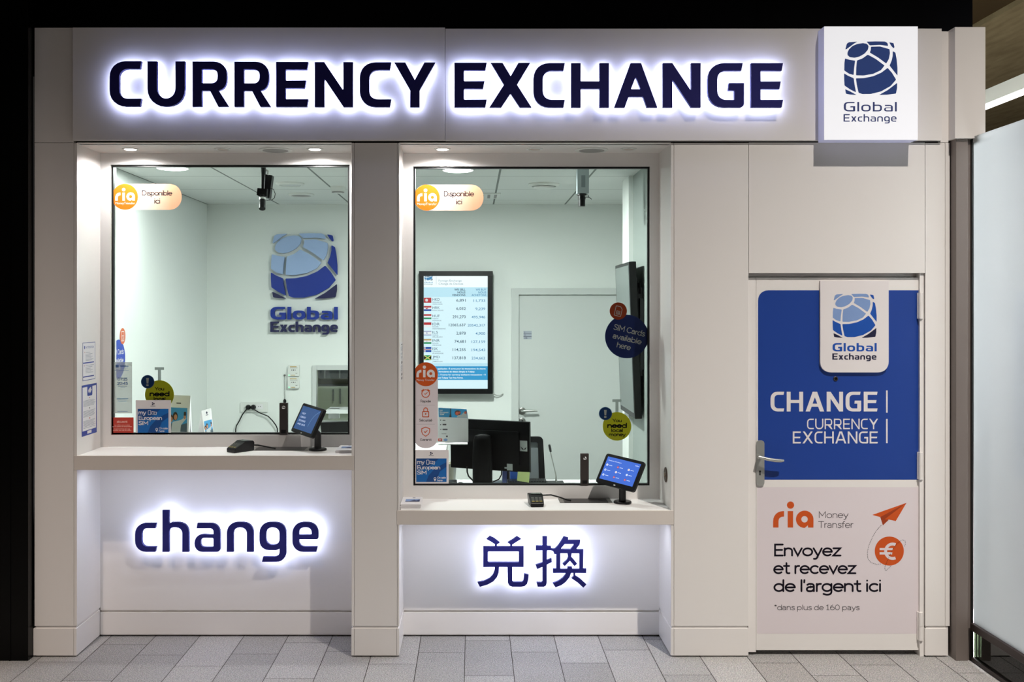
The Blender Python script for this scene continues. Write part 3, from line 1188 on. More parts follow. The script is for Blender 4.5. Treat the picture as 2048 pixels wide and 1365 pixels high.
for arc in ([(1482, 374), (1430, 430), (1390, 500), (1350, 590), (1336, 665), (1342, 725), (1375, 765), (1430, 784), (1490, 780)],
            [(1580, 805), (1535, 850), (1522, 845), (1520, 815), (1545, 750), (1590, 650), (1650, 565), (1705, 525), (1735, 540), (1735, 575), (1725, 600)]):
    dense = []
    for i in range(len(arc) - 1):
        dense.append(arc[i])
    dense.append(arc[-1])
    L = [0]
    for i in range(1, len(dense)):
        L.append(L[-1] + math.dist(dense[i], dense[i - 1]))

    def at(s_):
        for i in range(1, len(dense)):
            if L[i] >= s_:
                t_ = (s_ - L[i - 1]) / max(1e-6, L[i] - L[i - 1])
                return (dense[i - 1][0] + (dense[i][0] - dense[i - 1][0]) * t_, dense[i - 1][1] + (dense[i][1] - dense[i - 1][1]) * t_)
        return dense[-1]
    s_ = 0.0
    while s_ + 9 < L[-1]:
        g.poly(pc, stroke([at(s_), at(s_ + 9.5)], 4.6), .0012)
        s_ += 18
g.build('poster_print', [orange, orange_d, grey_pr, black_pr, poster_m], post)
grey_pr.node_tree.nodes['Principled BSDF'].inputs['Base Color'].default_value = lin((70, 64, 68))
# spy lock under the plate
g = G()
c = P(1671, 758, LY)
g.lathe([(.0125, 0), (.0125, .004), (.010, .006), (.008, .006), (.007, .002)], c, 'y', 20)
g.mat(1)
g.lathe([(.0068, .0025), (.0001, .003)], c, 'y', 16)
g.build('door_viewer', [bronze, blackp], leaf, smooth=True)
# handle
g = G()
g.poly(pl, rect(1512, 881, 1528, 972, 7), 0, .009)
g.build('handle_plate', satin, leaf, bevel=.002)
g = G()
g.tube([P(1519, 915, LY - .006), P(1519, 915, LY - .03), P(1519.5, 915.5, LY - .045)], [.012, .010, .009], 14)
g.tube([P(1517, 914.5, LY - .05), P(1524, 916, LY - .053), P(1535, 919, LY - .055), P(1550, 921.5, LY - .055), P(1562, 922.2, LY - .054), P(1567.5, 922, LY - .052)],
       [.007, .0085, .0095, .0095, .009, .006], 14)
g.build('door_handle', satin, leaf, smooth=True)
g = G()
kc = P(1519, 943, LY)
g.lathe([(.0055, .0092), (.0055, .0098), (.0001, .0098)], kc, 'y', 18)
k2 = P(1519, 946.5, LY)
g.box(k2.x - .0032, k2.x + .0032, LY - .0097, LY - .009, k2.z - .012, k2.z + .006)
g.build('keyhole', blackm, leaf)
for (ya, yb) in ((586, 638), (906, 960), (1227, 1283)):
    g = G()
    zm = (Z(ya) + Z(yb)) / 2
    x = X(1843.2)
    g.lathe([(.0001, Z(ya)), (.0105, Z(ya)), (.0105, zm + .0015), (.009, zm + .0015), (.009, zm - .0015), (.0105, zm - .0015), (.0105, Z(yb)), (.0001, Z(yb))],
            (x, .012, 0), 'z', 18)
    g.box(x - .014, x, .018, .028, Z(ya), Z(yb))
    g.build('hinge', lam, d1, smooth=True)

# ------------------------------------------------------------------ lit signs
LT0, LT1 = -.056, -.082       # header letters: back and front depth


def standoff(ob, pl, loops):
    """the pin that carries a letter off its panel"""
    flat = [q_ for l in loops for q_ in l]
    best = None
    for t_ in tessellate_polygon([[Vector((a, b, 0)) for a, b in l] for l in loops]):
        a, b, c_ = [Vector(flat[i]) for i in t_]
        ar = abs((b - a).cross(c_ - a))
        if best is None or ar > best[0]:
            best = (ar, (a + b + c_) / 3)
    p0 = pl.at(best[1].x, best[1].y, 0)
    p1 = Vector((p0.x, -.0203 if p0.y < 0 else RD - .0003, p0.z))
    g = G()
    g.tube([p0, p1], .004, 8)
    g.build('standoff', steel, ob, smooth=True)


def letter(parent, loops, pl, back, front, halo_m):
    g = G()
    g.poly(pl, loops, 0, back - front)
    ob = g.build('letter', navy, parent)
    g = G()
    g.poly(pl, loops, -.003, -.0005)
    g.build('backlight', halo_m, ob)
    standoff(ob, pl, loops)
    return ob


sign = thing('illuminated_sign', 'large navy backlit CURRENCY EXCHANGE lettering on the header panel', 'sign', (X(893), -.02, Z(216)))
LET = [('C', 222.5, 285.7), ('U', 298, 372.5), ('R', 387.6, 459.7), ('R', 471, 543.4), ('E', 554, 617.9), ('N', 630.9, 706.8), ('C', 720.4, 783), ('Y', 789.5, 870.8),
       ('E', 909, 973.3), ('X', 979, 1062.2), ('C', 1066.3, 1128.8), ('H', 1141.5, 1216.7), ('A', 1227.3, 1313), ('N', 1324, 1399.2), ('G', 1413.5, 1485.6), ('E', 1499.7, 1563.2)]
pl = PX(LT0)
for ch, a, b in LET:
    loops, wd = glyph(ch)
    t = min(1, max(0, ((a + b) / 2 - 220) / 900))
    yt, yb = 124.6 + 4.0 * t, 214.6 + 2.1 * t
    letter(sign, [[(a + x * (b - a) / wd, yb - y * (yb - yt) / 100) for x, y in l] for l in loops], pl, LT0, LT1, halo)
for nm, lab, items, x0, yb, cap in (('illuminated_sign', 'navy backlit word change on the panel under the left counter', [('c', 272.9, 315.6), ('h', 327.3, 380.2), ('a', 391.3, 442.4), ('n', 455.6, 508.9), ('g', 520.6, 573.9), ('e', 586, 637.9)], 0, 1102.5, 83.2),):
    s2 = thing(nm, lab, 'sign', (X(455, RD), RD, Z(1122, RD)))
    BK, FR = RD - .055, RD - .08
    pl = PX(BK)
    for ch, a, b in items:
        loops, wd = glyph(ch)
        letter(s2, [[(a + x * (b - a) / wd, yb - y * cap / 100) for x, y in l] for l in loops], pl, BK, FR, halo2)
s3 = thing('illuminated_sign', 'two navy backlit Chinese characters on the panel under the right counter', 'sign', (X(1064, RD), RD, Z(1175, RD)))
CJ1 = [[[(270, 140), (325, 92), (400, 130), (488, 198), (440, 225), (443, 266), (405, 266), (410, 225), (340, 180)]],
       [[(612, 195), (690, 150), (768, 95), (832, 140), (760, 185), (690, 230), (690, 266), (655, 266), (655, 225)]],
       [rect(215, 262, 875, 595), rect(293, 340, 798, 520, 14)],
       [[(405, 590), (475, 590), (470, 680), (440, 760), (380, 830), (290, 880), (160, 918), (122, 845), (230, 825), (320, 780), (375, 720), (402, 650)]],
       [[(612, 590), (690, 590), (688, 820), (705, 842), (850, 842), (872, 820), (885, 705), (958, 722), (950, 800), (930, 870), (890, 905), (830, 917), (690, 915), (640, 895), (618, 850)]]]
CJ2 = [[[(1182, 98), (1258, 98), (1252, 850), (1240, 895), (1205, 917), (1105, 917), (1085, 845), (1165, 850), (1185, 830)]],
       [[(1075, 250), (1320, 255), (1328, 297), (1328, 325), (1075, 325)]],
       [[(1070, 562), (1180, 525), (1330, 450), (1338, 515), (1250, 558), (1180, 595), (1095, 630)]],
       [[(1530, 97), (1605, 118), (1598, 157), (1800, 157), (1790, 225), (1740, 290), (1745, 310), (1850, 310), (1845, 625), (1897, 625), (1895, 693), (1355, 693), (1355, 625), (1408, 625), (1408, 385), (1375, 385), (1355, 335), (1325, 325), (1325, 297), (1385, 300), (1440, 240), (1500, 150)],
        [(1545, 220), (1690, 220), (1695, 235), (1640, 308), (1480, 305), (1490, 285)],
        [(1475, 370), (1590, 370), (1600, 430), (1580, 480), (1508, 545), (1545, 583), (1630, 495), (1705, 583), (1748, 542), (1680, 460), (1650, 430), (1660, 372), (1785, 372), (1785, 630), (1668, 630), (1665, 590), (1592, 590), (1588, 630), (1475, 630)]],
       [[(1570, 690), (1650, 690), (1625, 760), (1560, 840), (1490, 890), (1395, 925), (1350, 860), (1440, 825), (1510, 775), (1555, 720)]],
       [[(1688, 690), (1718, 690), (1718, 735), (1800, 790), (1897, 880), (1848, 932), (1760, 850), (1657, 780), (1690, 745)]]]
pl = PX(BK, 8.192, 940, 1060)
for CJ in (CJ1, CJ2):
    g = G(); g2 = G()
    for n_, loops in enumerate(CJ):
        g.poly(pl, loops, .0002 * n_, BK - FR + .0005 * n_)
        g2.poly(pl, loops, -.003 - .0002 * n_, -.0005)
    ob = g.build('letter', navy, s3)
    g2.build('backlight', halo2, ob)
    standoff(ob, pl, CJ[0])

# square light box at the right end of the header
BY = -.115
lb = thing('light_box_sign', 'glowing white square sign with globe emblem at right end of header', 'sign', (X(1740), -.07, Z(283)))
g = G()
x0, x1 = X(1648.5, BY), X(1836, BY)
z0, z1 = Z(280, BY), Z(52.5, BY)
g.box(x0, x1, BY + .006, -.0205, z0, z1)
g.build('casing', box_side, lb, bevel=.001)
g = G()
g.box(x0 + .001, x1 - .001, BY, BY + .006, z0 + .001, z1 - .001)
fc = g.build('face', box_face, lb)
pl = PX(BY)
g = G()
globe(g, pl, 1688, 83, 1795, 190, .0006, idx=(0, 0, 0))
g.mat(1)
word(g, pl, 'Global', 1687.5, 1793.5, 223, 19, v=15, h=13, vl=13, hl=12, gap=15, o0=.0006)
word(g, pl, 'Exchange', 1687, 1793, 243.5, 15, v=16, h=14, vl=14.5, hl=13, gap=14, o0=.0006)
g.build('emblem', [mat('lightbox_blue', (38, 62, 122), .4, emit=.25), mat('lightbox_navy', (52, 62, 112), .4, emit=.25)], fc)

# ------------------------------------------------------------------ recess ceiling fittings
dl_lab = {261: ('lit round downlight at the left end of the left soffit', 1), 445: ('unlit round downlight in middle of the left soffit', 0), 630: ('lit round downlight at the right end of the left soffit', 1),
          885: ('lit round downlight at the left end of the right soffit', 1), 1069: ('unlit round downlight in middle of the right soffit', 0), 1257: ('unlit round downlight at the right end of the right soffit', 0)}
for px, (lab, lit) in dl_lab.items():
    cx, cy = X(px, .19), .19
    t = thing('downlight', lab, 'downlight', (cx, cy, ZS), 'recessed downlights over the windows')
    g = G()
    g.lathe([(.046, 0), (.046, -.003), (.040, -.005), (.034, -.004), (.032, 0)], (cx, cy, ZS), 'z', 28)
    g.build('ring', white_pl, t, smooth=True)
    g = G()
    if lit:
        g.lathe([(.031, -.001), (.028, -.0055), (.0001, -.0065)], (cx, cy, ZS), 'z', 24)
        g.build('lens', spot_lens, t, smooth=True)
        l = lamp('downlight_beam', 'SPOT', (cx, cy, ZS - .012), {261: 23, 630: 40, 885: 24}[px], (1.0, .98, .96), (cx, cy, 0), spot_size=math.radians(170), spot_blend=.5, shadow_soft_size=.03)
        attach_light(l, t)
    else:
        g.lathe([(.028, -.001), (.026, -.0055), (.012, -.007), (.0001, -.0075)], (cx, cy, ZS), 'z', 24)
        g.build('lens', lens_off, t, smooth=True)
for px, lab in ((551, 'round speaker grille in the left soffit'), (1183, 'round speaker grille in the right soffit')):
    cx, cy = X(px, .22), .22
    t = thing('ceiling_speaker', lab, 'speaker', (cx, cy, ZS), 'soffit speakers')
    g = G()
    g.lathe([(.093, 0), (.093, -.004), (.088, -.007), (.072, -.006), (.071, 0)], (cx, cy, ZS), 'z', 40)
    g.build('rim', white_pl, t, smooth=True)
    g = G()
    g.lathe([(.071, -.001), (.068, -.007), (.04, -.010), (.0001, -.011)], (cx, cy, ZS), 'z', 40)
    g.build('grille', speak_m, t, smooth=True)

# ------------------------------------------------------------------ office behind the windows
RX0, RX1, RY0, RY1, RZ = -2.27, 1.08, .45, 3.2, 2.78
g = G(); ring(g, -2.33, 1.55, 0, RZ + .05, X(634, RY1), X(790, RY1), Z(842, RY1), Z(740.5, RY1), RY1, RY1 + .06)
struct(g.build('wall_back', wallp), 'pale rear wall of the office', 'wall')
g = G(); g.box(RX0 - .06, RX0, .44, RY1, 0, RZ + .05)
struct(g.build('wall_office_left', wallp), 'white left wall of the office', 'wall')
g = G()
g.mat(1).box(RX1, RX1 + .5, .44, 1.34, 0, RZ + .05)
g.mat(0)
g.box(1.05, 1.58, 1.34, 1.62, 0, RZ)
g.box(1.44, 1.55, 1.62, RY1, 0, RZ + .05)
struct(g.build('wall_office_right', [wallp, mat('cabinet_grey', (140, 148, 144), .5)]), 'white right wall of the office with a projecting pier', 'wall')
g = G(); g.box(-2.33, 1.58, .44, RY1 + .06, RZ, RZ + .05)
struct(g.build('ceiling', ceiling_tile_mat(), origin=(0, 0, 0)), 'white tiled office ceiling', 'ceiling')
g = G(); g.box(-2.27, 1.44, .45, RY1, -.0, .004)
struct(g.build('floor_office', mat('office_floor', (120, 120, 118), .6), origin=(0, 0, 0)), 'grey office floor', 'floor')
# inner wall faces between the windows
g = G()
g.box(X(703) - .06, X(798.5) + .06, .45, .5, 0, RZ)
g.box(-2.27, X(154) + .004, .45, .5, 0, RZ)
g.box(X(1342) + .0, 1.08, .45, .5, 0, RZ)
struct(g.build('wall_inner', wallp), 'inner face of the kiosk front', 'wall')
ceilP = lambda px, py: (lambda s: Vector(((px - VX) / s, F / s - D, RZ)))((VY - py) / (RZ - H))
for px, py, lab in ((345, 335, 'glowing round ceiling light above the left service window'), (916, 339, 'glowing round ceiling light above the right service window')):
    c = ceilP(px, py)
    t = thing('ceiling_light', lab, 'ceiling light', c, 'lit office ceiling lights')
    g = G()
    g.lathe([(.108, 0), (.108, -.006), (.098, -.008), (.096, -.004)], c, 'z', 40)
    g.build('rim', white_pl, t, smooth=True)
    g = G()
    g.lathe([(.097, -.003), (.09, -.010), (.0001, -.012)], c, 'z', 40)
    g.build('diffuser', led_w, t, smooth=True)
    l = lamp('ceiling_light_beam', 'AREA', (c.x, c.y, RZ - .02), 14 if px < 500 else 92, (.97, 1.0, .985), (c.x, c.y, 0), shape='DISK', size=.19)
    attach_light(l, t)


def round_vent(px, py, r, lab, inner, nm='ceiling_vent', cat='vent'):
    c = ceilP(px, py)
    t = thing(nm, lab, cat, c)
    g = G()
    g.lathe([(r, 0), (r, -.006), (r * .92, -.014), (r * .78, -.016), (r * .76, -.004)], c, 'z', 40)
    g.build('rim', white_pl, t, smooth=True)
    g = G()
    g.lathe([(r * .75, -.003), (r * .7, -.012), (r * .4, -.015), (.0001, -.016)], c, 'z', 36)
    g.build('grille', inner, t, smooth=True)


vent_w = mat('vent_white', (214, 218, 216), .5)
round_vent(580, 367, .1, 'pale round unlit ceiling lamp beside the black camera', vent_w, 'ceiling_lamp', 'ceiling light')
round_vent(602, 388.5, .102, 'round grey vent in ceiling beyond the black camera', speak_m)
c = ceilP(1088, 368)
t = thing('ceiling_vent', 'round stepped air diffuser in ceiling left of the white camera', 'vent', c)
g = G(); g.lathe([(.11, 0), (.112, -.008), (.10, -.02), (.088, -.02), (.086, -.012)], c, 'z', 40)
g.build('rim', white_pl, t, smooth=True)
g = G(); g.lathe([(.03, 0), (.03, -.02), (.074, -.024), (.072, -.034), (.0001, -.036)], c, 'z', 40)
g.build('disc', white_pl, t, smooth=True)
c = ceilP(676, 374)
t = thing('smoke_detector', 'white round smoke detector on ceiling near the middle pillar', 'smoke detector', c)
g = G(); g.lathe([(.056, 0), (.056, -.012), (.05, -.03), (.034, -.046), (.0001, -.048)], c, 'z', 32)
g.build('body', white_pl, t, smooth=True)
g = G(); g.lathe([(.0445, -.037), (.047, -.040), (.036, -.0455), (.035, -.040)], c, 'z', 32)
g.build('sensor_slot', speak_m, t, smooth=True)
c = ceilP(975, 391)
t = thing('ceiling_vent', 'square slotted air grille in ceiling behind the peach sticker', 'vent', c)
g = G(); g.box(c.x - .13, c.x + .10, c.y - .16, c.y + .18, RZ - .008, RZ)
g.build('panel', white_pl, t, bevel=.002)
for k in range(4):
    g = G(); xx = c.x - .105 + k * .052
    g.box(xx, xx + .022, c.y - .11, c.y + .13, RZ - .0095, RZ - .0078)
    g.build('slot', speak_m, t)


# --- cameras on the ceiling
def tubepx(g, pts, r, seg=8):
    return g.tube([P(*p) for p in pts], r, seg)


cy = .72
base = P(527, 300, cy); base.z = RZ
t = thing('security_camera', 'black security camera hanging from the ceiling on a black arm', 'security camera', (base.x, cy, RZ))
g = G()
g.tube([(P(527, 300, cy).x, cy, RZ), P(527, 336, cy), P(525.5, 383, cy)], [.016, .0155, .011], 12)
g.lathe([(.035, 0), (.035, -.006), (.02, -.01), (.0001, -.01)], (base.x, cy, RZ), 'z', 20)
g.build('mounting_arm', blackm, t, smooth=True)
g = G()
pc2 = PX(cy + .02, 9.309, 500, 320)
g.poly(pc2, rp([(285, 270, 6), (418, 290, 6), (365, 715), (300, 700), (250, 690), (262, 400)]), -.05, .01)
g.build('body', blackp, t, bevel=.003)
g = G()
pc3 = PX(cy - .01, 9.309, 500, 320)
g.poly(pc3, rp([(150, 530, 12), (330, 545, 10), (325, 690), (200, 690), (135, 660, 10)]), -.03, .02)
g.build('bracket', blackm, t, bevel=.002)
g = G()
g.tube([P(525.5, 391, cy - .02), P(525, 398, cy - .03), P(525, 398.5, cy - .03), P(524.5, 415, cy - .055), P(524.4, 418, cy - .06)], [.017, .018, .0195, .0195, .020], 16)
ln_ = g.build('lens', blackp, t, smooth=True)
g = G()
g.tube([P(525.2, 397, cy - .029), P(525.1, 400.5, cy - .034)], [.0205, .0205], 16)
g.build('lens_ring', satin, ln_, smooth=True)
g = G()
tubepx(g, [(541, 377, cy), (547, 379, cy), (550.5, 388, cy), (549, 396, cy), (544, 400, cy), (533, 401, cy)], .0022, 6)
g.build('cable', blackp, t, smooth=True)
g = G()
tubepx(g, [(532, 340, cy), (536.5, 343, cy), (536, 350, cy)], .006, 8)
g.build('plug_lead', satin, t, smooth=True)

cy = .93
c = P(1165, 337, cy)
t = thing('security_camera', 'white box security camera hanging lens-down behind right window', 'security camera', (c.x, cy, RZ))
g = G()
s_ = F / (D + cy)
g.box(X(1153.5, cy), X(1177, cy), cy - .03, cy + .035, Z(388, cy), Z(339, cy))
bd = g.build('body', mat('camera_grey_white', (176, 188, 192), .4), t, bevel=.003)
g = G()
g.box(X(1161.5, cy), X(1169.5, cy), cy - .0305, cy - .0298, Z(376, cy), Z(352, cy))
g.build('side_panel', mat('camera_panel_grey', (130, 142, 146), .5), bd)
g = G()
g.lathe([(.0001, 0), (.03, 0), (.03, -.01), (.014, -.014), (.014, Z(338, cy) - RZ), (.0001, Z(338, cy) - RZ)], (c.x, cy, RZ), 'z', 16)
g.box(X(1146, cy), X(1174, cy), cy - .012, cy + .012, Z(338.5, cy), Z(336, cy))
g.build('bracket', steel, t)
g = G()
cx = X(1163.5, cy)
for a, b, r in ((388, 391, .032), (391, 395, .022), (395, 399, .0245), (399, 413, .0215)):
    g.lathe([(.0001, Z(a, cy)), (r, Z(a, cy)), (r, Z(b, cy)), (.0001, Z(b, cy))], (cx, cy, 0), 'z', 20)
g.build('lens', blackp, t)
g = G()
tubepx(g, [(1168, 394.5, cy), (1176, 394.5, cy), (1181, 396.5, cy), (1183, 399, cy)], .0022, 6)
tubepx(g, [(1175, 389, cy), (1178, 394, cy)], .002, 6)
g.build('cable', blackp, t, smooth=True)

# --- emblem on the rear wall
EY = RY1 - .02
em = thing('wall_emblem', 'raised blue globe emblem with two-line name on the office rear wall', 'sign', (X(607, EY), RY1, Z(670, EY)))
pl = PX(EY)
cols = (wall_light, wall_blue, wall_navy)
for i, (tone, _) in enumerate(GLOBE):
    g = G()
    globe(g, pl, 542.5, 467.3, 675.5, 598, 0, .022, only=i, idx=(0, 0, 0))
    g.build('emblem_piece', cols[tone], em)
g = G(); word(g, pl, 'Global', 542, 676, 639.5, 25.5, v=22, h=19, vl=19.5, hl=17, gap=9, o0=0, o1=.022)
g.build('lettering', wall_blue, em)
g = G(); word(g, pl, 'Exchange', 541.5, 676, 664.5, 21, v=23, h=18, vl=20, hl=17, gap=8, o0=0, o1=.022)
g.build('lettering', wall_navy, em)

# --- rates display
t = thing('rate_display', 'black framed upright screen listing exchange rates on the rear wall', 'screen', (X(911, 3.1), 3.12, Z(788, 3.1)))
TY = 3.1
g = G()
g.box(X(838, TY), X(985.5, TY), TY, RY1 - .003, Z(788.5, TY), Z(542.5, TY))
cs = g.build('casing', blackp, t, bevel=.004)
pr = PX(TY, 5.055, 820, 530)
g = G()
g.poly(pr, rect(139, 114, 785, 1254), .0008)
g.mat(1); g.poly(pr, rect(139, 228, 785, 326), .0012); g.poly(pr, rect(139, 995, 785, 1025), .0012)
g.mat(2); g.poly(pr, rect(139, 114, 785, 228), .0012)
g.mat(3); g.poly(pr, rect(139, 1026, 785, 1165), .0012)
sc = g.build('screen', [scr_bg, scr_hd, scr_wh, scr_band], t)
g = G()
rows = [('HKD', 'DOLLAR DE', 'HONG KONG', '6,891', '11,733'), ('HRK', 'KUNA CROATE', '', '6,032', '9,239'), ('HUF', 'FORINT', 'HONGROIS', '291,270', '495,946'),
        ('IDR', 'ROUPIE', 'INDONÉSIENNE', '12065,637', '20542,317'), ('ILS', 'SHEKEL', 'ISRAÉLIEN', '2,878', '4,900'), ('INR', 'ROUPIE', 'INDIENNE', '74,681', '127,159'),
        ('ISK', 'COURONNE', 'ISLANDAISE', '114,255', '194,543'), ('JMD', 'DOLLAR', 'JAMAÏCAIN', '137,818', '234,662')]
STX = [scr_tx, scr_tb, scr_gr, scr_wh]
for i, (a, b, c_, d_, e_) in enumerate(rows):
    y = 363 + i * 83.1
    g = G()
    g.text(pr, d_, 563, y + 10, 27, w=20.5 * len(d_) * .92, al='r', bold=.008, o=.0018)
    g.build('sell_rate', STX, sc)
    g = G().mat(1)
    g.text(pr, e_, 760, y + 12, 25, w=20 * len(e_) * .98, al='r', bold=.006, o=.0018)
    g.build('buy_rate', STX, sc)
    g = G()
    g.text(pr, a, 228, y, 25, w=72 if a not in ('ILS', 'ISK') else 54, o=.0018)
    g.mat(2)
    g.text(pr, b, 228, y + 21, 11, w=10 * len(b), bold=.01, o=.0018)
    if c_:
        g.text(pr, c_, 228, y + 40, 11, w=11 * len(c_), bold=.01, o=.0018)
    g.build('currency_name', STX, sc)
g = G()
g.mat(0)
for k, tx in enumerate(('WE SELL', 'NOUS', 'VENDONS')):
    g.text(pr, tx, 560, 261 + k * 28, 20, al='r', w=(112, 80, 135)[k], bold=.02, o=.0018)
g.build('column_heading', STX, sc)
g = G()
g.mat(1)
for k, tx in enumerate(('WE BUY', 'NOUS', 'ACHETONS')):
    g.text(pr, tx, 770, 261 + k * 28, 20, al='r', w=(106, 80, 148)[k], bold=.01, o=.0018)
g.build('column_heading', STX, sc)
g = G()
g.mat(2)
g.text(pr, 'Foreign Exchange', 290, 170, 20, w=232, o=.0018)
g.text(pr, 'Change de Devises', 290, 202, 20, w=248, o=.0018)
g.poly(pr, rect(264, 118, 266, 200), .0018)
g.build('title', STX, sc)
g = G()
g.mat(3)
g.text(pr, 'appliquées : 0 euros pour les transactions de change', 278, 1058, 15, w=487, bold=.02, o=.0018)
g.text(pr, 'formulaires de détaxe Simply et Tulipay.', 290, 1088, 15, w=366, bold=.02, o=.0018)
g.text(pr, 'n : 0 euros for currency exchange transactions – 0', 278, 1119, 15, w=487, bold=.02, o=.0018)
g.text(pr, 'and Tulipay Tax Free Forms.', 284, 1150, 15, w=254, bold=.02, o=.0018)
g.build('footer_text', STX, sc)
g = G()
globe(g, pr, 146, 70, 230, 158, .0019, idx=(2, 1, 0))
g.mat(1)
word(g, pr, 'Global', 146, 230, 187, 16, v=17, h=15, vl=14, hl=13, o0=.0019)
g.mat(0)
word(g, pr, 'Exchange', 146, 230, 202, 11, v=17, h=15, vl=14, hl=13, o0=.0019)
g.build('screen_emblem', STX, sc)
g = G()
# bezel strip over the cropped emblem
g.box(X(838, TY), X(985.5, TY), TY - .006, TY, Z(552.5, TY), Z(542.5, TY))
g.build('bezel_top', blackp, cs)


def flag(i, fill):
    g = G()
    y = 333 + i * 83.1
    fill(g, 140, y, 216, y + 51)
    g.build('flag', [fl_r, fl_b, fl_g, fl_w, fl_o, fl_k, fl_y], sc)


def f_hk(g, a, b, c, d):
    g.mat(0).poly(pr, rect(a, b, c, d), .0018)
    g.mat(3)
    for k in range(5):
        an = -math.pi / 2 + k * 2 * math.pi / 5
        g.poly(pr, circ(168 + 9 * math.cos(an), b + 25 + 9 * math.sin(an), 6.5, 10), .0021)


def tri(c1, c2, c3, extra=None):
    def f(g, a, b, c, d):
        h3 = (d - b) / 3
        for k, cc in enumerate((c1, c2, c3)):
            g.mat(cc).poly(pr, rect(a, b + k * h3, c, b + (k + 1) * h3), .0018)
        if extra:
            extra(g, a, b, c, d)
    return f


def x_hr(g, a, b, c, d):
    g.mat(0).poly(pr, rect(160, b + 6, 182, b + 30, 4), .0021)
    g.mat(3).poly(pr, rect(164, b + 12, 170, b + 18), .0024).poly(pr, rect(172, b + 18, 178, b + 24), .0024)


def f_id(g, a, b, c, d):
    g.mat(0).poly(pr, rect(a, b, c, (b + d) / 2), .0018)
    g.mat(3).poly(pr, rect(a, (b + d) / 2, c, d), .0018)


def f_il(g, a, b, c, d):
    g.mat(3).poly(pr, rect(a, b, c, d), .0018)
    g.mat(1).poly(pr, rect(a, b + 4, c, b + 10), .0021).poly(pr, rect(a, d - 10, c, d - 4), .0021)
    for s0 in (0, math.pi):
        p3 = [(170 + 10 * math.cos(s0 - math.pi / 2 + k * 2.0944), (b + d) / 2 + 10 * math.sin(s0 - math.pi / 2 + k * 2.0944)) for k in range(3)]
        p4 = [(170 + 7 * math.cos(s0 - math.pi / 2 + k * 2.0944), (b + d) / 2 + 7 * math.sin(s0 - math.pi / 2 + k * 2.0944)) for k in range(3)]
        g.poly(pr, [p3, p4], .0021)


def x_in(g, a, b, c, d):
    g.mat(1).poly(pr, [circ(170, (b + d) / 2, 6, 14), circ(170, (b + d) / 2, 4.6, 14)], .0021)


def f_is(g, a, b, c, d):
    g.mat(1).poly(pr, rect(a, b, c, d), .0018)
    m = (b + d) / 2
    g.mat(3).poly(pr, rect(a, m - 5, c, m + 5), .0021).poly(pr, rect(144, b, 156, d), .0021)
    g.mat(0).poly(pr, rect(a, m - 2, c, m + 2), .0024).poly(pr, rect(148, b, 152, d), .0024)


def f_jm(g, a, b, c, d):
    m = (b + d) / 2; mx = (a + c) / 2
    g.mat(2).poly(pr, [(a, b), (c, b), (mx, m)], .0018).poly(pr, [(a, d), (c, d), (mx, m)], .0018)
    g.mat(5).poly(pr, [(a, b), (a, d), (mx, m)], .0018).poly(pr, [(c, b), (c, d), (mx, m)], .0018)
    g.mat(6).poly(pr, stroke([(a + 2, b + 2), (c - 2, d - 2)], 9), .0021).poly(pr, stroke([(a + 2, d - 2), (c - 2, b + 2)], 9), .0022)


for i, f in enumerate((f_hk, tri(0, 3, 1, x_hr), tri(0, 3, 2), f_id, f_il, tri(4, 3, 2, x_in), f_is, f_jm)):
    flag(i, f)
g = G()
tubepx(g, [(985, 787, 3.16), (993, 791, 3.17), (1001, 791, 3.18), (1006, 787.5, 3.187)], .004, 8)
g.build('power_cable', satin, t, smooth=True)

# --- door in the rear wall
d2 = bpy.data.objects.new('door_2', None)
COL.objects.link(d2)
d2.location = (.82, RY1, 0)
ORG[d2.name] = Vector(d2.location)
struct(d2, 'white office door in the rear wall', 'door')
DY = RY1 - .012
dx0, dx1 = X(1023, DY - .02), X(1037, DY)
dz1, dz0 = Z(577, DY - .02), Z(590, DY)
g = G()
g.box(dx0, dx1, DY - .025, RY1, .004, dz1)
g.box(dx1, 1.44, DY - .025, RY1, dz0, dz1)
g.build('door_frame', doorp, d2, bevel=.002)
g = G(); g.box(dx1 + .002, 1.3, DY, RY1, .006, dz0 - .003)
lf = g.build('door_leaf', doorp, d2)
for py, r in ((822.5, .031), (842.5, .029)):
    g = G(); c = P(1044.5, py, DY)
    g.lathe([(r, 0), (r, .008), (r * .8, .011), (.0001, .011)], c, 'y', 24)
    if py > 830:
        g.mat(1).lathe([(.008, .0112), (.0001, .013)], c, 'y', 12)
    g.build('rosette', [steel, blackm], lf, smooth=True)
g = G()
g.tube([P(1044.5, 822.5, DY - .01), P(1044.5, 822.5, DY - .045), P(1047, 822.5, DY - .055), P(1075, 822, DY - .055)], [.01, .01, .0095, .009], 12)
g.build('door_handle', satin, lf, smooth=True)
g = G()
pd = PX(DY, 4.267, 1000, 540)
g.poly(pd, rect(200, 522, 270, 593), 0, .002)
g.mat(1)
for k in range(2):
    g.poly(pd, rect(200, 544 + k * 24, 270, 547 + k * 24), .0023)
g.text(pd, '5', 208, 541, 12, o=.0025)
g.text(pd, 'M', 208, 564, 12, o=.0025)
g.text(pd, '246', 208, 588, 12, o=.0025)
g.build('door_plate', [mat('plate_grey', (168, 174, 186), .4), navy_pr], lf)

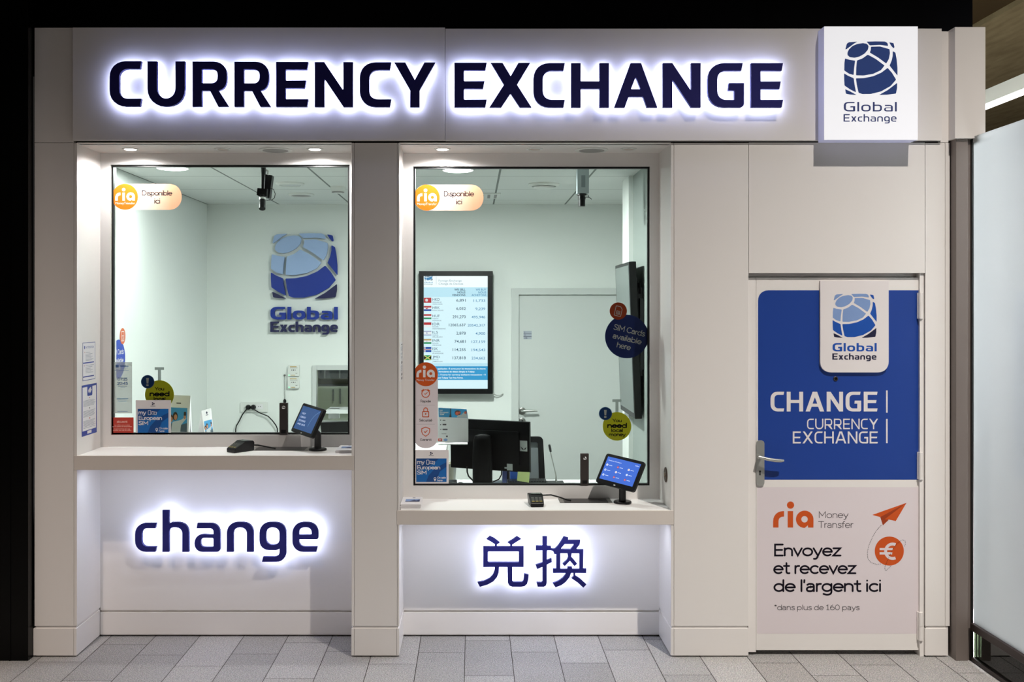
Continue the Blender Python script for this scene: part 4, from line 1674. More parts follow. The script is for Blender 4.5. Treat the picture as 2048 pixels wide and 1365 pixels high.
# --- screen on the right wall (seen edge-on)
t = thing('wall_screen', 'switched-off black upright screen seen nearly edge-on at right', 'screen', (1.02, 1.2, 1.2))
pl0 = Vector((.984, .9, 2.182)); pl1 = Vector((1.022, .9, 1.190))
vdir = (pl1 - pl0)
udir = Vector((0, .62, 0))
pv = PL(pl0 + udir, -udir, vdir)     # u from far to near, v down; normal to the left
if pv.n.x > 0:
    pv.n = -pv.n
g = G()
g.poly(pv, rect(0, 0, 1, 1), -.045, 0)
g.build('casing', blackp, t, bevel=.004)
g = G()
g.poly(pv, rect(.035, .022, .965, .965), .0012)
g.build('screen', tvscr_off, t)
g = G()
g.poly(pv, rect(.2, .1, .9, .86), -.06, -.046)
g.build('back_cover', blackm, t, bevel=.003)
g = G()
for yy in (.95, 1.15):
    g.box(1.05, 1.079, yy, yy + .03, 1.46, 2.02)
    g.box(1.035, 1.05, yy + .005, yy + .025, 1.5, 2.0)
g.box(1.055, 1.079, .9, 1.3, 1.5, 1.95)
g.build('wall_bracket', blackm, t)
g = G()
g.tube([(1.06, .93, 2.06), (1.06, .93, 1.98)], .006, 8)
g.build('bracket_pin', blackm, t)
g = G()
g.tube([(1.06, 1.03, 2.05), (1.06, 1.03, 1.98)], .006, 8)
g.build('bracket_pin', blackm, t)

# --- desks
g = G()
g.box(-2.26, -.16, .51, .98, 1.0, 1.03)
g.box(-.19, -.16, .51, .98, .004, 1.0)
tag(g.build('desk', desk_m, bevel=.002), 'high white desk behind the left window, its end seen in right window', 'desk')
g = G()
g.box(-.155, 1.075, .51, 1.26, .72, .75)
g.box(1.04, 1.075, .51, 1.26, .004, .72)
tag(g.build('desk', desk_m, bevel=.002), 'low white desk behind the right window', 'desk')
DZ = .75

# --- monitor seen from behind
t = thing('monitor', 'black computer monitor seen from behind in the right window', 'monitor', (.10, .9, DZ))
TL = Vector((-.145, 1.04, 1.180)); TR = Vector((.351, .82, 1.180))
U = TR - TL
pm = PL(TL, U, Vector((.004, 0, -.316)))
if pm.n.y > 0:
    pm.n = -pm.n
g = G()
g.poly(pm, rect(0, 0, 1, 1), -.03, 0)
blackd = mat('monitor_black', (4, 4, 5), .45, spec=.12)
mo = g.build('casing', blackd, t, bevel=.004)
g = G()
g.poly(pm, rect(.02, .03, .98, .96), -.032, -.0305)
g.build('screen', tvscr_off, t)
g = G()
g.poly(pm, rect(.12, .2, .88, .88, .03), .0002, .012)
g.build('rear_bulge', blackd, mo, bevel=.006)
g = G()
g.text(pm, 'Eco', .89, .43, .05, w=.06, o=.0012)
g.poly(pm, rect(.885, .37, .975, .58), .0008)
g.mat(1)
g.poly(pm, rp([(.893, .49), (.92, .52), (.935, .56), (.91, .54)]), .0014)
g.poly(pm, rp([(.967, .49), (.945, .52), (.935, .55), (.955, .54)]), .0014)
silver = mat('sticker_silver', (170, 176, 174), .5)
g.build('rear_sticker', [silver, blackm], mo)
g = G()
g.poly(pm, rect(.73, .84, .80, .97), .0128)
g.poly(pm, rect(.70, .91, .73, .94), .0128)
g.build('type_label', silver, mo)
g = G()
mid = (TL + TR) / 2
sx, sy = X(965, .86), .86
pts = []
prof = [(.062, DZ + .012), (.062, .95), (.058, 1.06), (.05, 1.09), (.03, 1.10)]
vs, fs = [], []
seg = 20
for (r, zz) in prof:
    for k in range(seg):
        a = 2 * math.pi * k / seg
        vs.append((sx + r * math.cos(a), sy + .5 * r * math.sin(a), zz))
for i in range(len(prof) - 1):
    for k in range(seg):
        j = (k + 1) % seg
        fs.append((i * seg + k, i * seg + j, (i + 1) * seg + j, (i + 1) * seg + k))
fs.append(tuple((len(prof) - 1) * seg + k for k in range(seg)))
g.add(vs, fs)
g.build('stand', blackd, t, smooth=True)
g = G()
g.box(sx - .10, sx + .15, .74, 1.0, DZ, DZ + .014)
g.build('stand_base', blackp, t, bevel=.006)
g = G()
tubepx(g, [(934, 934, .9), (934.5, 945, .9), (937, 953, .9), (946, 962, .9)], .005, 8)
g.build('cable', blackp, t, smooth=True)
g = G()
tubepx(g, [(1003, 940, .9), (1003, 950, .9), (998, 959, .9), (985, 965, .9)], .004, 8)
g.build('cable', blackp, t, smooth=True)
g = G()
pn = PX(.81)
g.poly(pn, [(1035.5, 944), (1059.5, 945), (1058, 966), (1034, 962)], 0, .0006)
tag(g.build('sticky_note', postit), 'pale green sticky note hanging below the monitor edge', 'note')

# --- office chair behind the monitor
t = thing('office_chair', 'black office chair with grey mesh back behind the monitor', 'chair', (.27, 1.75, 0.004))
CY = 1.55
pcx = PX(CY)
bx0, bx1 = X(1006, CY), X(1091, CY)
g = G()
k_ = F / (D + CY)
out_ = rp([(1008, 968), (1012, 874, 9), (1086, 874, 9), (1091, 968)])
inn = rp([(1020, 960), (1022, 885, 5), (1076, 885, 5), (1078, 960)])
g.poly(pcx, [out_, inn], -.03, .0)
g.build('back_frame', blackp, t, bevel=.006)
g = G(); g.poly(pcx, inn, -.018, -.012)
g.build('back_mesh', mesh_f, t)
g = G(); g.box(.06, .5, 1.58, 2.05, .44, .51)
g.build('seat', fabric, t, bevel=.03, segs=3)
g = G()
g.box(.25, .31, 1.53, 1.57, .42, .85); g.box(.25, .31, 1.53, 1.82, .40, .43)
g.tube([(.28, 1.8, .40), (.28, 1.8, .09)], .028, 12)
g.build('column', blackm, t)
for k in range(5):
    g = G(); a = k * 2 * math.pi / 5 + .3
    e = Vector((.28 + .27 * math.cos(a), 1.8 + .27 * math.sin(a), .075))
    g.tube([(.28, 1.8, .1), e], [.025, .016], 8)
    lg = g.build('leg', blackp, t, smooth=True)
    g = G(); g.lathe([(.012, -.011), (.03, -.011), (.03, .011), (.012, .011)], (e.x, e.y, .034), 'x', 14)
    g.build('caster', blackp, lg)

# --- gooseneck microphone
t = thing('microphone', 'black gooseneck desk microphone right of the monitor', 'microphone', (X(1110, .95), .95, DZ))
g = G()
g.box(X(1093.5, .95), X(1128.5, .95), .9, 1.02, DZ, DZ + .034)
g.build('base', blackp, t, bevel=.005)
g = G()
tubepx(g, [(1112.5, 964, .94), (1112, 952, .94), (1109, 938, .93), (1101, 905, .9)], [.007, .0045, .0035, .0035], 10)
g.build('gooseneck', steel, t, smooth=True)
g = G()
tubepx(g, [(1101.4, 904, .9), (1100, 897, .893), (1098.6, 890.5, .886)], [.0065, .008, .007], 12)
g.build('capsule', blackp, t, smooth=True)

# --- desk clutter
g = G()
g.box(X(1015, 1.15), X(1092, 1.1), 1.02, 1.16, DZ, DZ + .022)
kb = thing('keyboard', 'black keyboard on desk in front of the chair', 'keyboard', (.34, 1.09, DZ))
g.build('body', blackp, kb, bevel=.004)
g = G()
for r in range(4):
    for c_ in range(14):
        xx = X(1018, 1.12) + c_ * .0172; yy = 1.032 + r * .029
        g.box(xx, xx + .0145, yy, yy + .024, DZ + .022, DZ + .027)
kk = g.build('keys', blackm, kb)
kk['kind'] = 'stuff'
for (a, b, ln_, lab, m_) in ((-.01, 28, .055, 'leaning blue binder behind the monitor, nearest its stand', binder), (.15, 0, .03, 'white-spined blue binder behind the monitor', dblue), (.20, 0, .05, 'blue binder behind the monitor, nearest the sticky note', binder)):
    t = thing('binder', lab, 'binder', (a + ln_ / 2 + .05, 1.2, DZ), 'blue binders on the desk')
    M = Matrix.Translation((a + ln_ / 2 + .045, 1.17, DZ + .001)) @ Matrix.Rotation(math.radians(b), 4, 'Y') @ Matrix.Translation((0, 0, .13 if not b else .125))
    if b:
        M = Matrix.Translation((-.02, 0, .012)) @ M
    g = G(); g.obox(M, ln_, .10, .26)
    g.build('cover', m_, t, bevel=.003)
    g = G(); g.obox(M, ln_ * .5, .002, .12, (0, -.0515, .03))
    g.build('spine_label', paper if m_ is dblue else light_pr, t)
t = thing('card_reader', 'small black box with yellow strip beside left card in right window', 'device', (X(905, .62), .62, DZ))
g = G(); g.box(X(898, .62), X(914, .62), .56, .66, DZ + .0, DZ + .10)
g.build('body', blackp, t, bevel=.004)
g = G(); g.box(X(900, .56), X(912.5, .56), .5585, .5605, DZ + .062, DZ + .08)
g.build('yellow_strip', yellow, t)
t = thing('computer_mouse', 'dark computer mouse on desk left of the monitor stand', 'mouse', (X(921, .95), .95, DZ))
g = G()
g.lathe([(.030, 0), (.032, .01), (.026, .026), (.010, .034), (.0001, .035)], (X(921, .95), .95, DZ), 'z', 20)
g.build('shell', mat('mouse_grey', (52, 54, 58), .3), t, smooth=True)
g = G(); g.box(X(921, .95) - .004, X(921, .95) + .004, .914, .935, DZ + .022, DZ + .032)
g.build('wheel', blackm, t)
t = thing('cup', 'cream paper cup behind the left edge of the monitor', 'cup', (X(901, 1.05), 1.06, DZ))
g = G()
g.lathe([(.034, 0), (.043, .125), (.046, .13), (.042, .13), (.034, .01), (.0001, .01)], (X(900, 1.13), 1.13, DZ), 'z', 24)
g.build('body', mat('cup_cream', (218, 214, 194), .6), t, smooth=True)


# --- wall sockets, call points, keys
t = thing('wall_socket', 'white triple wall socket with two black plugs on rear wall', 'socket', (X(508, 3.18), RY1, Z(824, 3.18)))
g = G(); ps = PX(RY1 - .001, 5.687, 420, 680)
g.poly(ps, rect(350, 706, 660, 822, 10), 0, .014)
g.build('plate', white_pl, t, bevel=.002)
g = G(); g.poly(ps, rect(528, 730, 606, 788, 5), .0142, .0155); g.mat(1); g.poly(ps, circ(556, 758, 5, 10), .0158); g.poly(ps, circ(577, 758, 5, 10), .0158)
g.build('socket_insert', [paper, grey_pr], t)
for u in (440, 498):
    g = G(); c = ps.at(u, 766, .014)
    g.lathe([(.022, 0), (.022, .012), (.016, .03), (.0001, .032)], c, 'y', 20)
    g.build('plug', blackp, t, smooth=True)
zz = RY1 - .03
g = G()
for L in ([(435, 772), (408, 800), (370, 850), (330, 930), (300, 980), (292, 1020), (292, 1075), (292, 1140)], [(505, 795), (560, 830), (660, 870), (710, 920), (750, 975), (765, 1010), (767, 1080), (767, 1140)]):
    g.tube([P(420 + a / 5.687, 680 + b / 5.687, zz) for a, b in L], .005, 8)
g.build('cord', blackp, t, smooth=True)
for k, (v0, lab) in enumerate(((285, 'upper of two small white call boxes on the rear wall'), (423, 'lower of two small white call boxes on the rear wall'))):
    t = thing('call_point', lab, 'call box', (X(588, 3.18), RY1, Z(680 + (v0 + 130) / 5.687, 3.18)), 'white call boxes')
    g = G(); g.poly(ps, rect(893, v0, 1020, v0 + 128, 8), 0, .03)
    g.build('housing', white_pl, t, bevel=.003)
    g = G()
    g.mat(0).poly(ps, rect(915, v0 + 14, 992, v0 + 24), .0306)
    g.poly(ps, rect(930, v0 + 112, 975, v0 + 120), .0306)
    g.mat(1)
    for du in (-20, 0, 20):
        g.poly(ps, circ(955 + du, v0 + 58, 7 if du == 0 else 5, 12), .0306)
    g.poly(ps, rect(918, v0 + 32, 1000, v0 + 35), .0306)
    g.poly(ps, rect(980, v0 + 92, 1000, v0 + 96), .0306)
    g.mat(2).poly(ps, rect(899, v0 + 108, 914, v0 + 124), .0306)
    g.build('markings', [mat('tan_print_%d' % k, (196, 170, 110), .5), grey_pr, mat('led_green_%d' % k, (150, 240, 190), .4, emit=.6)], t)
t = thing('hanging_chain', 'thin metal chain with black fob hung on rear wall', 'chain', (X(570, 3.17), RY1, Z(806, 3.17)))
g = G()
g.lathe([(.009, 0), (.009, .01), (.0001, .012)], P(569.5, 751, RY1 - .001), 'y', 14)
g.build('hook', steel, t, smooth=True)
g = G()
for k in range(9):
    ya = 753 + k * 5.2
    a = .004 if k % 2 else .002
    c = P(569.5, ya + 2.6, RY1 - .012)
    g.tube([c + Vector((a * math.cos(q_), -.004 * math.sin(q_) * (k % 2 == 0), .013 * math.sin(q_))) for q_ in [j * math.pi / 4 for j in range(9)]], .0012, 5)
g.build('links', steel, t)
g = G(); g.lathe([(.004, .02), (.013, .008), (.012, -.012), (.006, -.018)], P(569.5, 803, RY1 - .012), 'z', 12)
g.build('fob', blackp, t, smooth=True)

# --- hatch in the rear wall
wn = bpy.data.objects.new('window_3', None)
COL.objects.link(wn)
wn.location = (X(690, 3.18), RY1, .9)
ORG[wn.name] = Vector(wn.location)
struct(wn, 'small internal window in the rear wall right of the call boxes', 'window')
hx0, hx1, hz1, hz0 = X(634, RY1), X(790, RY1), Z(740.5, RY1), Z(842, RY1)
g = G()
ring(g, X(625, RY1), X(800, RY1), hz0 - .04, Z(731, RY1), hx0, hx1, hz0, hz1, RY1 - .02, RY1 - .0005)
g.build('frame', doorp, wn, bevel=.002)
g = G(); g.box(hx0, hx1, RY1 - .008, RY1 - .004, hz0, hz1)
g.build('pane', glass_in, wn)
# the small room seen through it
g = G()
nx0, nx1, ny = hx0 - .35, hx1 + .35, 4.3
g.box(nx0, nx1, ny, ny + .05, .5, 2.4)
g.box(nx0 - .05, nx0, RY1 + .06, ny, .5, 2.4)
g.box(nx1, nx1 + .05, RY1 + .06, ny, .5, 2.4)
g.box(nx0, nx1, RY1 + .06, ny, 2.4, 2.45)
g.box(nx0, nx1, RY1 + .06, ny, .5, .55)
struct(g.build('wall_room_beyond', cream), 'cream walls of the small room behind the internal window', 'wall')
CYB = 3.9
t = thing('wall_cabinet', 'dark wall cabinet seen at top of the internal window', 'cabinet', ((hx0 + hx1) / 2, 4.1, Z(758, CYB)))
g = G(); g.box(nx0 + .005, nx1 - .005, CYB, ny - .002, Z(758, CYB), 2.2)
g.build('body', mat('cabinet_dark', (70, 76, 84), .4), t, bevel=.003)
for k in range(3):
    g = G(); xx = X(648 + k * 30, CYB)
    g.box(xx, xx + .012, CYB - .006, CYB, Z(757, CYB), 2.19)
    g.build('door_edge', mat('cabinet_edge_%d' % k, (120, 126, 132), .4), t)
t = thing('filing_cabinet', 'grey cabinet with dark handles seen through the internal window', 'cabinet', ((hx0 + hx1) / 2, 4.0, .55))
g = G(); g.box(nx0 + .01, nx1 - .01, CYB, ny - .002, .551, Z(774, CYB))
g.build('body', mat('cabinet_pale', (172, 180, 172), .5), t, bevel=.003)
for a, b, ya, yb in ((665, 668, 779, 802), (679, 682, 778, 808)):
    g = G(); g.box(X(a, CYB), X(b, CYB), CYB - .008, CYB, Z(yb, CYB), Z(ya, CYB))
    g.build('handle', mat('handle_slate_%d' % a, (100, 106, 110), .4), t)
l = lamp('room_beyond_fill', 'AREA', ((hx0 + hx1) / 2, 3.55, 2.38), 9, (.97, 1.0, .97), ((hx0 + hx1) / 2, 3.6, 0), shape='DISK', size=.3)  # unseen fill light added to brighten the small room
g = G()
g.box(X(657, 3.0), X(678, 3.0), 3.0, 3.06, 1.05, Z(838, 3.0))
g.box(X(655, 3.0), X(700, 3.0), 2.9, RY1 - .025, 1.02, 1.05)
tag(g.build('shelf_tray', desk_m, bevel=.002), 'small white ledge tray under the internal window', 'tray')

# black monitor at the right edge of left window
t = thing('monitor', 'black monitor behind the tablet in the left window', 'monitor', (X(672, .8), .8, 1.03))
g = G()
g.poly(PX(.8), rp([(640, 846), (720, 843), (720, 888), (645, 890)]), -.03, 0)
g.build('casing', blackp, t, bevel=.004)
g = G(); c = P(682, 885, .86)
g.box(c.x - .03, c.x + .03, .84, .87, 1.03, c.z + .05); g.box(c.x - .1, c.x + .1, .78, .95, 1.03, 1.042)
g.build('stand', blackp, t)


# --- metal voice slots standing at the glass
for (a, b, y0, y1, lab) in ((559, 575.5, 806.5, 870, 'upright grey metal voice unit at the left window glass'), (1161, 1177.5, 908, 971, 'upright grey metal voice unit at the right window glass')):
    IY = .345
    t = thing('voice_unit', lab, 'intercom', (X((a + b) / 2, IY), IY, Z(y1, IY)), 'voice units on the glass')
    pi = PX(IY)
    g = G(); g.poly(pi, rect(a, y0, b, y1), -.02, .004)
    g.build('body', bronze, t, bevel=.0015)
    g = G(); c = pi.at((a + b) / 2 + .5, y0 + 9, .004)
    g.lathe([(.010, 0), (.010, .003), (.007, .006), (.0001, .007)], c, 'y', 20)
    g.build('button', chrome, t, smooth=True)
    g = G(); g.poly(pi, rect(a + 3.5, y1 - 10, b - 3.5, y1 - 3), .0042, .0047)
    g.build('slot', blackp, t)

# ------------------------------------------------------------------ stickers and cards on the panes
pg = PX(GY)


def pill(dx, dy, lab):
    org = P(225 + dx, 394 + dy, GY)
    g = G()
    g.poly(pg, rp([(224.5 + dx, 368 + dy, 26), (363.5 + dx, 368 + dy, 26), (363.5 + dx, 420 + dy, 26), (224.5 + dx, 420 + dy, 26)], 10), 0, .0006)
    t = thing('pill_sticker', lab, 'sticker', org, 'rounded peach stickers')
    g2 = g.build('backing', peach, t)
    zx0 = .08
    g = G(); g.poly(pg, circ(250 + dx, 394 + dy, 26, 48), .0006, .0009)
    og = g.build('orange_disc', orange_b, t)
    g = G()
    ria(g, pg, 230.5 + dx, 376 + dy, 39.5, .0012)
    g.text(pg, 'MoneyTransfer', 231 + dx, 409 + dy, 4.6, w=39, o=.0012)
    g.build('disc_lettering', white_pr, og)
    g = G()
    g.mono(pg, 'Disponible', 284 + dx, 391.5 + dy, 10.5, w=60.5, sw=12.5, o=.0014)
    g.mono(pg, 'ici', 308.5 + dx, 407.5 + dy, 10.5, w=12.5, sw=12.5, o=.0014)
    g.build('lettering', black_pr, t)


pill(0, 0, 'peach pill sticker with orange disc at top of the left window')
pill(603.5, 1.5, 'peach pill sticker with orange disc at top of the right window')


def sim_card(dx, dy, wd, ht, lab):
    """white card with an azure picture; dx, dy its top left corner"""
    t = thing('counter_card', lab, 'sign', P(dx + wd / 2, dy + ht, GY - .006), 'white cards with azure picture')
    pp = PX(GY - .006)
    g = G(); g.poly(pp, rect(dx, dy, dx + wd, dy + ht), -.004, 0)
    g.build('card', white_pr, t)
    k = wd / 70.0
    f = lambda L: [(dx + a * k, dy + b * k) for a, b in L]
    g = G()
    g.mat(0).poly(pp, f(rect(4, 17.3, 65.5, 65)), .0004)
    g.mat(1).poly(pp, f([(4, 17.3), (50, 17.3), (40, 27), (20, 38), (4, 42)]), .0006)
    g.poly(pp, f([(24, 65), (29, 52), (40, 40), (55, 30), (65.5, 25), (65.5, 34), (52, 44), (44, 65)]), .0006)
    g.build('picture', [azure, azure_d], t)
    g = G()
    g.mono(pp, 'my', dx + 5.6 * k, dy + 28.5 * k, 8.4 * k, w=15 * k, sw=15)
    g.mono(pp, 'European', dx + 5.8 * k, dy + 39.5 * k, 8.2 * k, w=47 * k, sw=14.5)
    g.mono(pp, 'SIM', dx + 5.8 * k, dy + 49.7 * k, 7.8 * k, w=19.5 * k, sw=15)
    g.build('lettering', white_pr, t)
    g = G()
    for loops in ([rect(24.5, 20, 30.5, 29.5, 1.5), rect(25.4, 21, 29.6, 28.6, 1)], [rp([(32, 22), (42.3, 23.5), (41.3, 29.5), (31.3, 28)]), rp([(33, 23), (41.2, 24.3), (40.5, 28.5), (32.5, 27.2)])],
                  [circ(37, 25.8, 1.8, 12), circ(37, 25.8, 1.1, 12)]):
        g.poly(pp, [f(l) for l in loops], .0009)
    g.build('card_icon', white_pr, t)
    g = G()
    g.mono(pp, 'On sale', dx + 46.5 * k, dy + 58.3 * k, 4.2 * k, w=17.5 * k, sw=14)
    g.mono(pp, 'here', dx + 46.5 * k, dy + 63.6 * k, 4.2 * k, w=11 * k, sw=14)
    g.poly(pp, [f(l) for l in [rp([(39.5, 55.5, 2.6), (44.5, 55.5, 2.6), (44.5, 59.5, 2), (42, 63.8), (39.5, 59.5, 2)]), circ(42, 58, 1.5, 12)]], .0009)
    g.build('sale_note', white_pr, t)
    g = G()
    for a0 in (0, 120, 240):
        a = math.radians(a0)
        c_ = (34.5 + 1.9 * math.cos(a), 7 + 1.9 * math.sin(a))
        g.poly(pp, f(circ(c_[0], c_[1], 1.5, 6, rot=a)), .0006)
    g.poly(pp, f(rect(29.5, 11.4, 39.5, 12.2)), .0006)
    g.build('logo_mark', navy_pr, t)


sim_card(271.5, 801, 70, 69.5, 'white and azure phone card sign at the foot of the left window')
sim_card(828.5, 900.5, 69, 67.5, 'white and azure phone card sign at the foot of the right window')


def money_wobbler(dx, dy, k, lab):
    """yellow disc centre dx, dy"""
    t = thing('round_sticker', lab, 'sticker', P(dx, dy + 29 * k, GY + .012), 'round yellow window stickers')
    pp = PX(GY + .0135)
    f = lambda L: [(dx + a * k, dy + b * k) for a, b in L]
    g = G(); g.poly(pp, f(circ(0, 0, 29, 48)), 0, .0006)
    yd = g.build('yellow_disc', yellow, t)
    g = G()
    g.mono(pp, 'You', dx + .3 * k, dy - 8.5 * k, 7.0 * k, al='c', w=18.5 * k, sw=15)
    g.mono(pp, 'need', dx + .3 * k, dy + 3.2 * k, 10.4 * k, al='c', w=40 * k, sw=17)
    g.mono(pp, 'local', dx + .3 * k, dy + 11.5 * k, 7.2 * k, al='c', w=24 * k, sw=15)
    g.mono(pp, 'money', dx + .3 * k, dy + 20 * k, 7.2 * k, al='c', w=33.5 * k, sw=15)
    g.build('lettering', black_pr, yd)
    g = G(); g.poly(pp, f(circ(-23.5, -26, 13.4, 36)), .001, .0014); g.mat(1); g.poly(pp, [f(circ(-23.5, -26, 13.4, 36)), f(circ(-23.5, -26, 12.6, 36))], .0016)
    bd = g.build('blue_disc', [mat('sticker_blue', (8, 66, 134), .5), light_pr], t)
    g = G(); g.poly(pp, f([(-26.5, -33.5), (-21, -33.5), (-22, -22.5), (-25.5, -22.5)]), .002); g.poly(pp, f(rect(-26.2, -20.8, -21.6, -17.4)), .002)
    g.build('exclamation_mark', white_pr, bd)
    g = G(); g.poly(pp, f([(-9.5, -55), (9, -55), (9, -49.5), (3, -49.5), (3, -28), (-3.2, -28), (-3.2, -49.5), (-9.5, -49.5)]), -.0004, .0002)
    g.build('strip', film, t)


money_wobbler(319, 790, 1.0, 'yellow round sticker with blue exclamation disc in the left window')
money_wobbler(1234, 853.3, .985, 'yellow round sticker with blue exclamation disc in the right window')

# tall rounded label in the right window
t = thing('tall_sticker', 'tall pale rounded sticker with orange disc at left of right window', 'sticker', P(851.5, 897, GY))
pf = PX(GY, 4.264, 800, 700)
g = G(); g.poly(pf, rp([(118, 112, 100), (323, 112, 100), (323, 840, 100), (118, 840, 100)], 10), 0, .0006)
bk = g.build('backing', poster_m, t)
g = G(); g.poly(pf, circ(220.5, 209, 102, 48), .0006, .0009)
od = g.build('orange_disc', mat('sticker_deep_orange', (204, 82, 16), .45), t)
g = G(); ria(g, pf, 140, 134, 157, .0012); g.text(pf, 'Money Transfer', 142, 266, 17, w=152, o=.0012)
g.build('disc_lettering', white_pr, od)
g = G()
for yy, tx, wd in ((449, 'Rapide', 90), (612, 'Sécurisé', 112), (778, 'Garanti', 98)):
    g.mono(pf, tx, 219, yy, 22, w=wd, al='c', sw=11)
g.mat(1)
for yy in (471, 634):
    g.poly(pf, rect(140, yy, 297, yy + 3), .0009)
g.build('lettering', [black_pr, mat('rule_grey', (186, 178, 182), .5)], bk)
g = G()
g.poly(pf, [circ(219, 374, 36, 32), circ(219, 374, 29, 32)], .0009)
g.poly(pf, stroke([(205, 376), (217, 380), (234, 364)], 6), .0009)
g.poly(pf, stroke([(182, 354), (203, 336)], 7), .0009); g.poly(pf, stroke([(256, 354), (235, 336)], 7), .0009)
g.poly(pf, [rect(189, 524, 249, 576, 8), rect(196, 531, 242, 569, 4)], .0009)
g.poly(pf, circ(219, 548, 7, 14), .0009)
g.poly(pf, stroke([(203, 526), (203, 508), (208, 499), (219, 495), (230, 499), (235, 508), (235, 526)], 7), .0009)
sh = [(219, 657), (256, 671), (256, 700), (247, 722), (219, 742), (191, 722), (182, 700), (182, 671)]
g.poly(pf, [sh, [(219 + (a - 219) * .82, 700 + (b - 700) * .82) for a, b in sh]], .0009)
g.poly(pf, stroke([(205, 697), (215, 706), (234, 688)], 7), .0009)
g.build('icons', orange, bk)

# blue round label in the right window
t = thing('round_sticker', 'dark blue round phone card sticker with orange disc in right window', 'sticker', P(1253, 717, GY + .012))
pp = PX(GY + .0135)
g = G(); g.poly(pp, circ(1253.5, 673.5, 43.5, 56), 0, .0006)
bd = g.build('blue_disc', mat('sticker_navy', (22, 42, 116), .5), t)
g = G()
r_ = math.radians(13)
g.mono(pp, 'SIM Cards', 1226.5, 659.5, 11.5, w=64, rot=r_, sw=11)
g.mono(pp, 'available', 1224.5, 676.5, 11.5, w=59, rot=r_, sw=11)
g.mono(pp, 'here', 1232.5, 695, 11.5, w=28.5, rot=r_, sw=11)
g.build('lettering', white_pr, bd)
g = G(); g.poly(pp, circ(1236.5, 622.5, 17.3, 40), .001, .0014)
od = g.build('orange_disc', mat('sticker_rust', (190, 66, 22), .5), t)
g = G()
M_ = lambda L: [(1236.5 + a * math.cos(r_) - b * math.sin(r_), 622.5 + a * math.sin(r_) + b * math.cos(r_)) for a, b in L]
g.poly(pp, [M_(rp([(-7, -10, 2), (3, -10), (7.5, -5), (7.5, 10.5, 2), (-7, 10.5, 2)])), M_(rp([(-5.8, -8.8, 1.4), (2.6, -8.8), (6.3, -4.6), (6.3, 9.3, 1.4), (-5.8, 9.3, 1.4)]))], .0017)
g.poly(pp, [M_(rect(-3.5, -.5, 4, 7)), M_(rect(-2.6, .4, 3.1, 6.1))], .0017)
for yy in (1.8, 4.2):
    g.poly(pp, M_(rect(-3.5, yy, 4, yy + .7)), .0018)
g.poly(pp, M_(rect(-.1, -.5, .6, 7)), .0018)
g.build('card_icon', white_pr, od)

# the same kind of round label on the office's left wall
t = thing('round_sticker', 'blue round phone card sticker with orange disc on the office left wall', 'sticker', (RX0, 1.02, 1.44))
pw = PL((RX0 + .001, 1.02, 1.562), (0, 1, 0), (0, 0, -1))
pw.n = Vector((1, 0, 0))
g = G(); g.poly(pw, circ(0, 0, .125, 48), 0, .0008)
bd = g.build('blue_disc', mat('sticker_blue_wall', (40, 72, 176), .5), t)
g = G()
g.mono(pw, 'SIM Cards', 0, -.03, .033, al='c', w=.19, o=.0012)
g.mono(pw, 'available', 0, .025, .033, al='c', w=.18, o=.0012)
g.mono(pw, 'here', 0, .075, .033, al='c', w=.085, o=.0012)
g.build('lettering', white_pr, bd)
g = G(); g.poly(pw, circ(.075, -.145, .052, 36), .001, .002)
od = g.build('orange_disc', mat('sticker_orange_wall', (214, 104, 60), .5), t)
g = G(); g.poly(pw, [rect(.05, -.178, .1, -.112), rect(.055, -.172, .095, -.118)], .0024); g.poly(pw, [rect(.06, -.15, .09, -.124), rect(.064, -.146, .086, -.128)], .0024)
g.build('card_icon', white_pr, od)

# opening hours sheet
t = thing('opening_hours_sheet', 'translucent opening hours sheet 07:15 20:45 in the left window', 'sign', P(246, 828, GY))
pz = PX(GY, 8.532, 215, 720)
g = G(); g.poly(pz, rect(105, 40, 420, 915), 0, .0004)
sh_ = g.build('sheet', film, t)
g = G()
g.mono(pz, '07:15', 258, 356, 50, al='c', w=168, sw=18)
g.mono(pz, '20:45', 258, 428, 50, al='c', w=182, sw=18)
g.poly(pz, rp([(138, 88), (192, 88), (192, 134), (138, 134)]), .0008)
for a, b, c_, d_ in ((215, 92, 320, 98), (215, 104, 358, 118), (215, 136, 350, 141), (215, 155, 320, 159), (120, 182, 362, 186), (138, 152, 192, 160), (180, 446, 335, 455), (222, 470, 300, 474), (168, 878, 345, 884)):
    g.poly(pz, rect(a, b, c_, d_), .0008)
g.mat(1)
g.poly(pz, rect(160, 655, 352, 677), .0008); g.poly(pz, rect(180, 700, 330, 712), .0008)
g.build('lettering', [mat('hours_blue', (56, 88, 134), .5), mat('hours_pale', (142, 172, 192), .5)], sh_)

# red security label
t = thing('red_label', 'small red safety label at lower left corner of the left window', 'sticker', P(243, 870, GY - .006))
pz2 = PX(GY - .006, 8.532, 215, 720)
g = G(); g.poly(pz2, rect(50, 985, 442, 1280, 6), -.004, 0)
lb_ = g.build('plate', red_pr, t)
g = G()
g.text(pz2, 'SÉCURITÉ', 250, 1075, 27, w=180, al='c', bold=.03, o=.0004)
for yy, tx, wd in ((1123, 'Les coffres sont protégés', 262), (1148, 'par un système de temporisation', 335), (1186, 'Le personnel ne peut pas', 268), (1210, 'accéder aux clés du coffre', 310)):
    g.text(pz2, tx, 250, yy, 15, w=wd, al='c', bold=.02, o=.0004)
g.build('lettering', mat('label_pink', (240, 196, 184), .5), lb_)


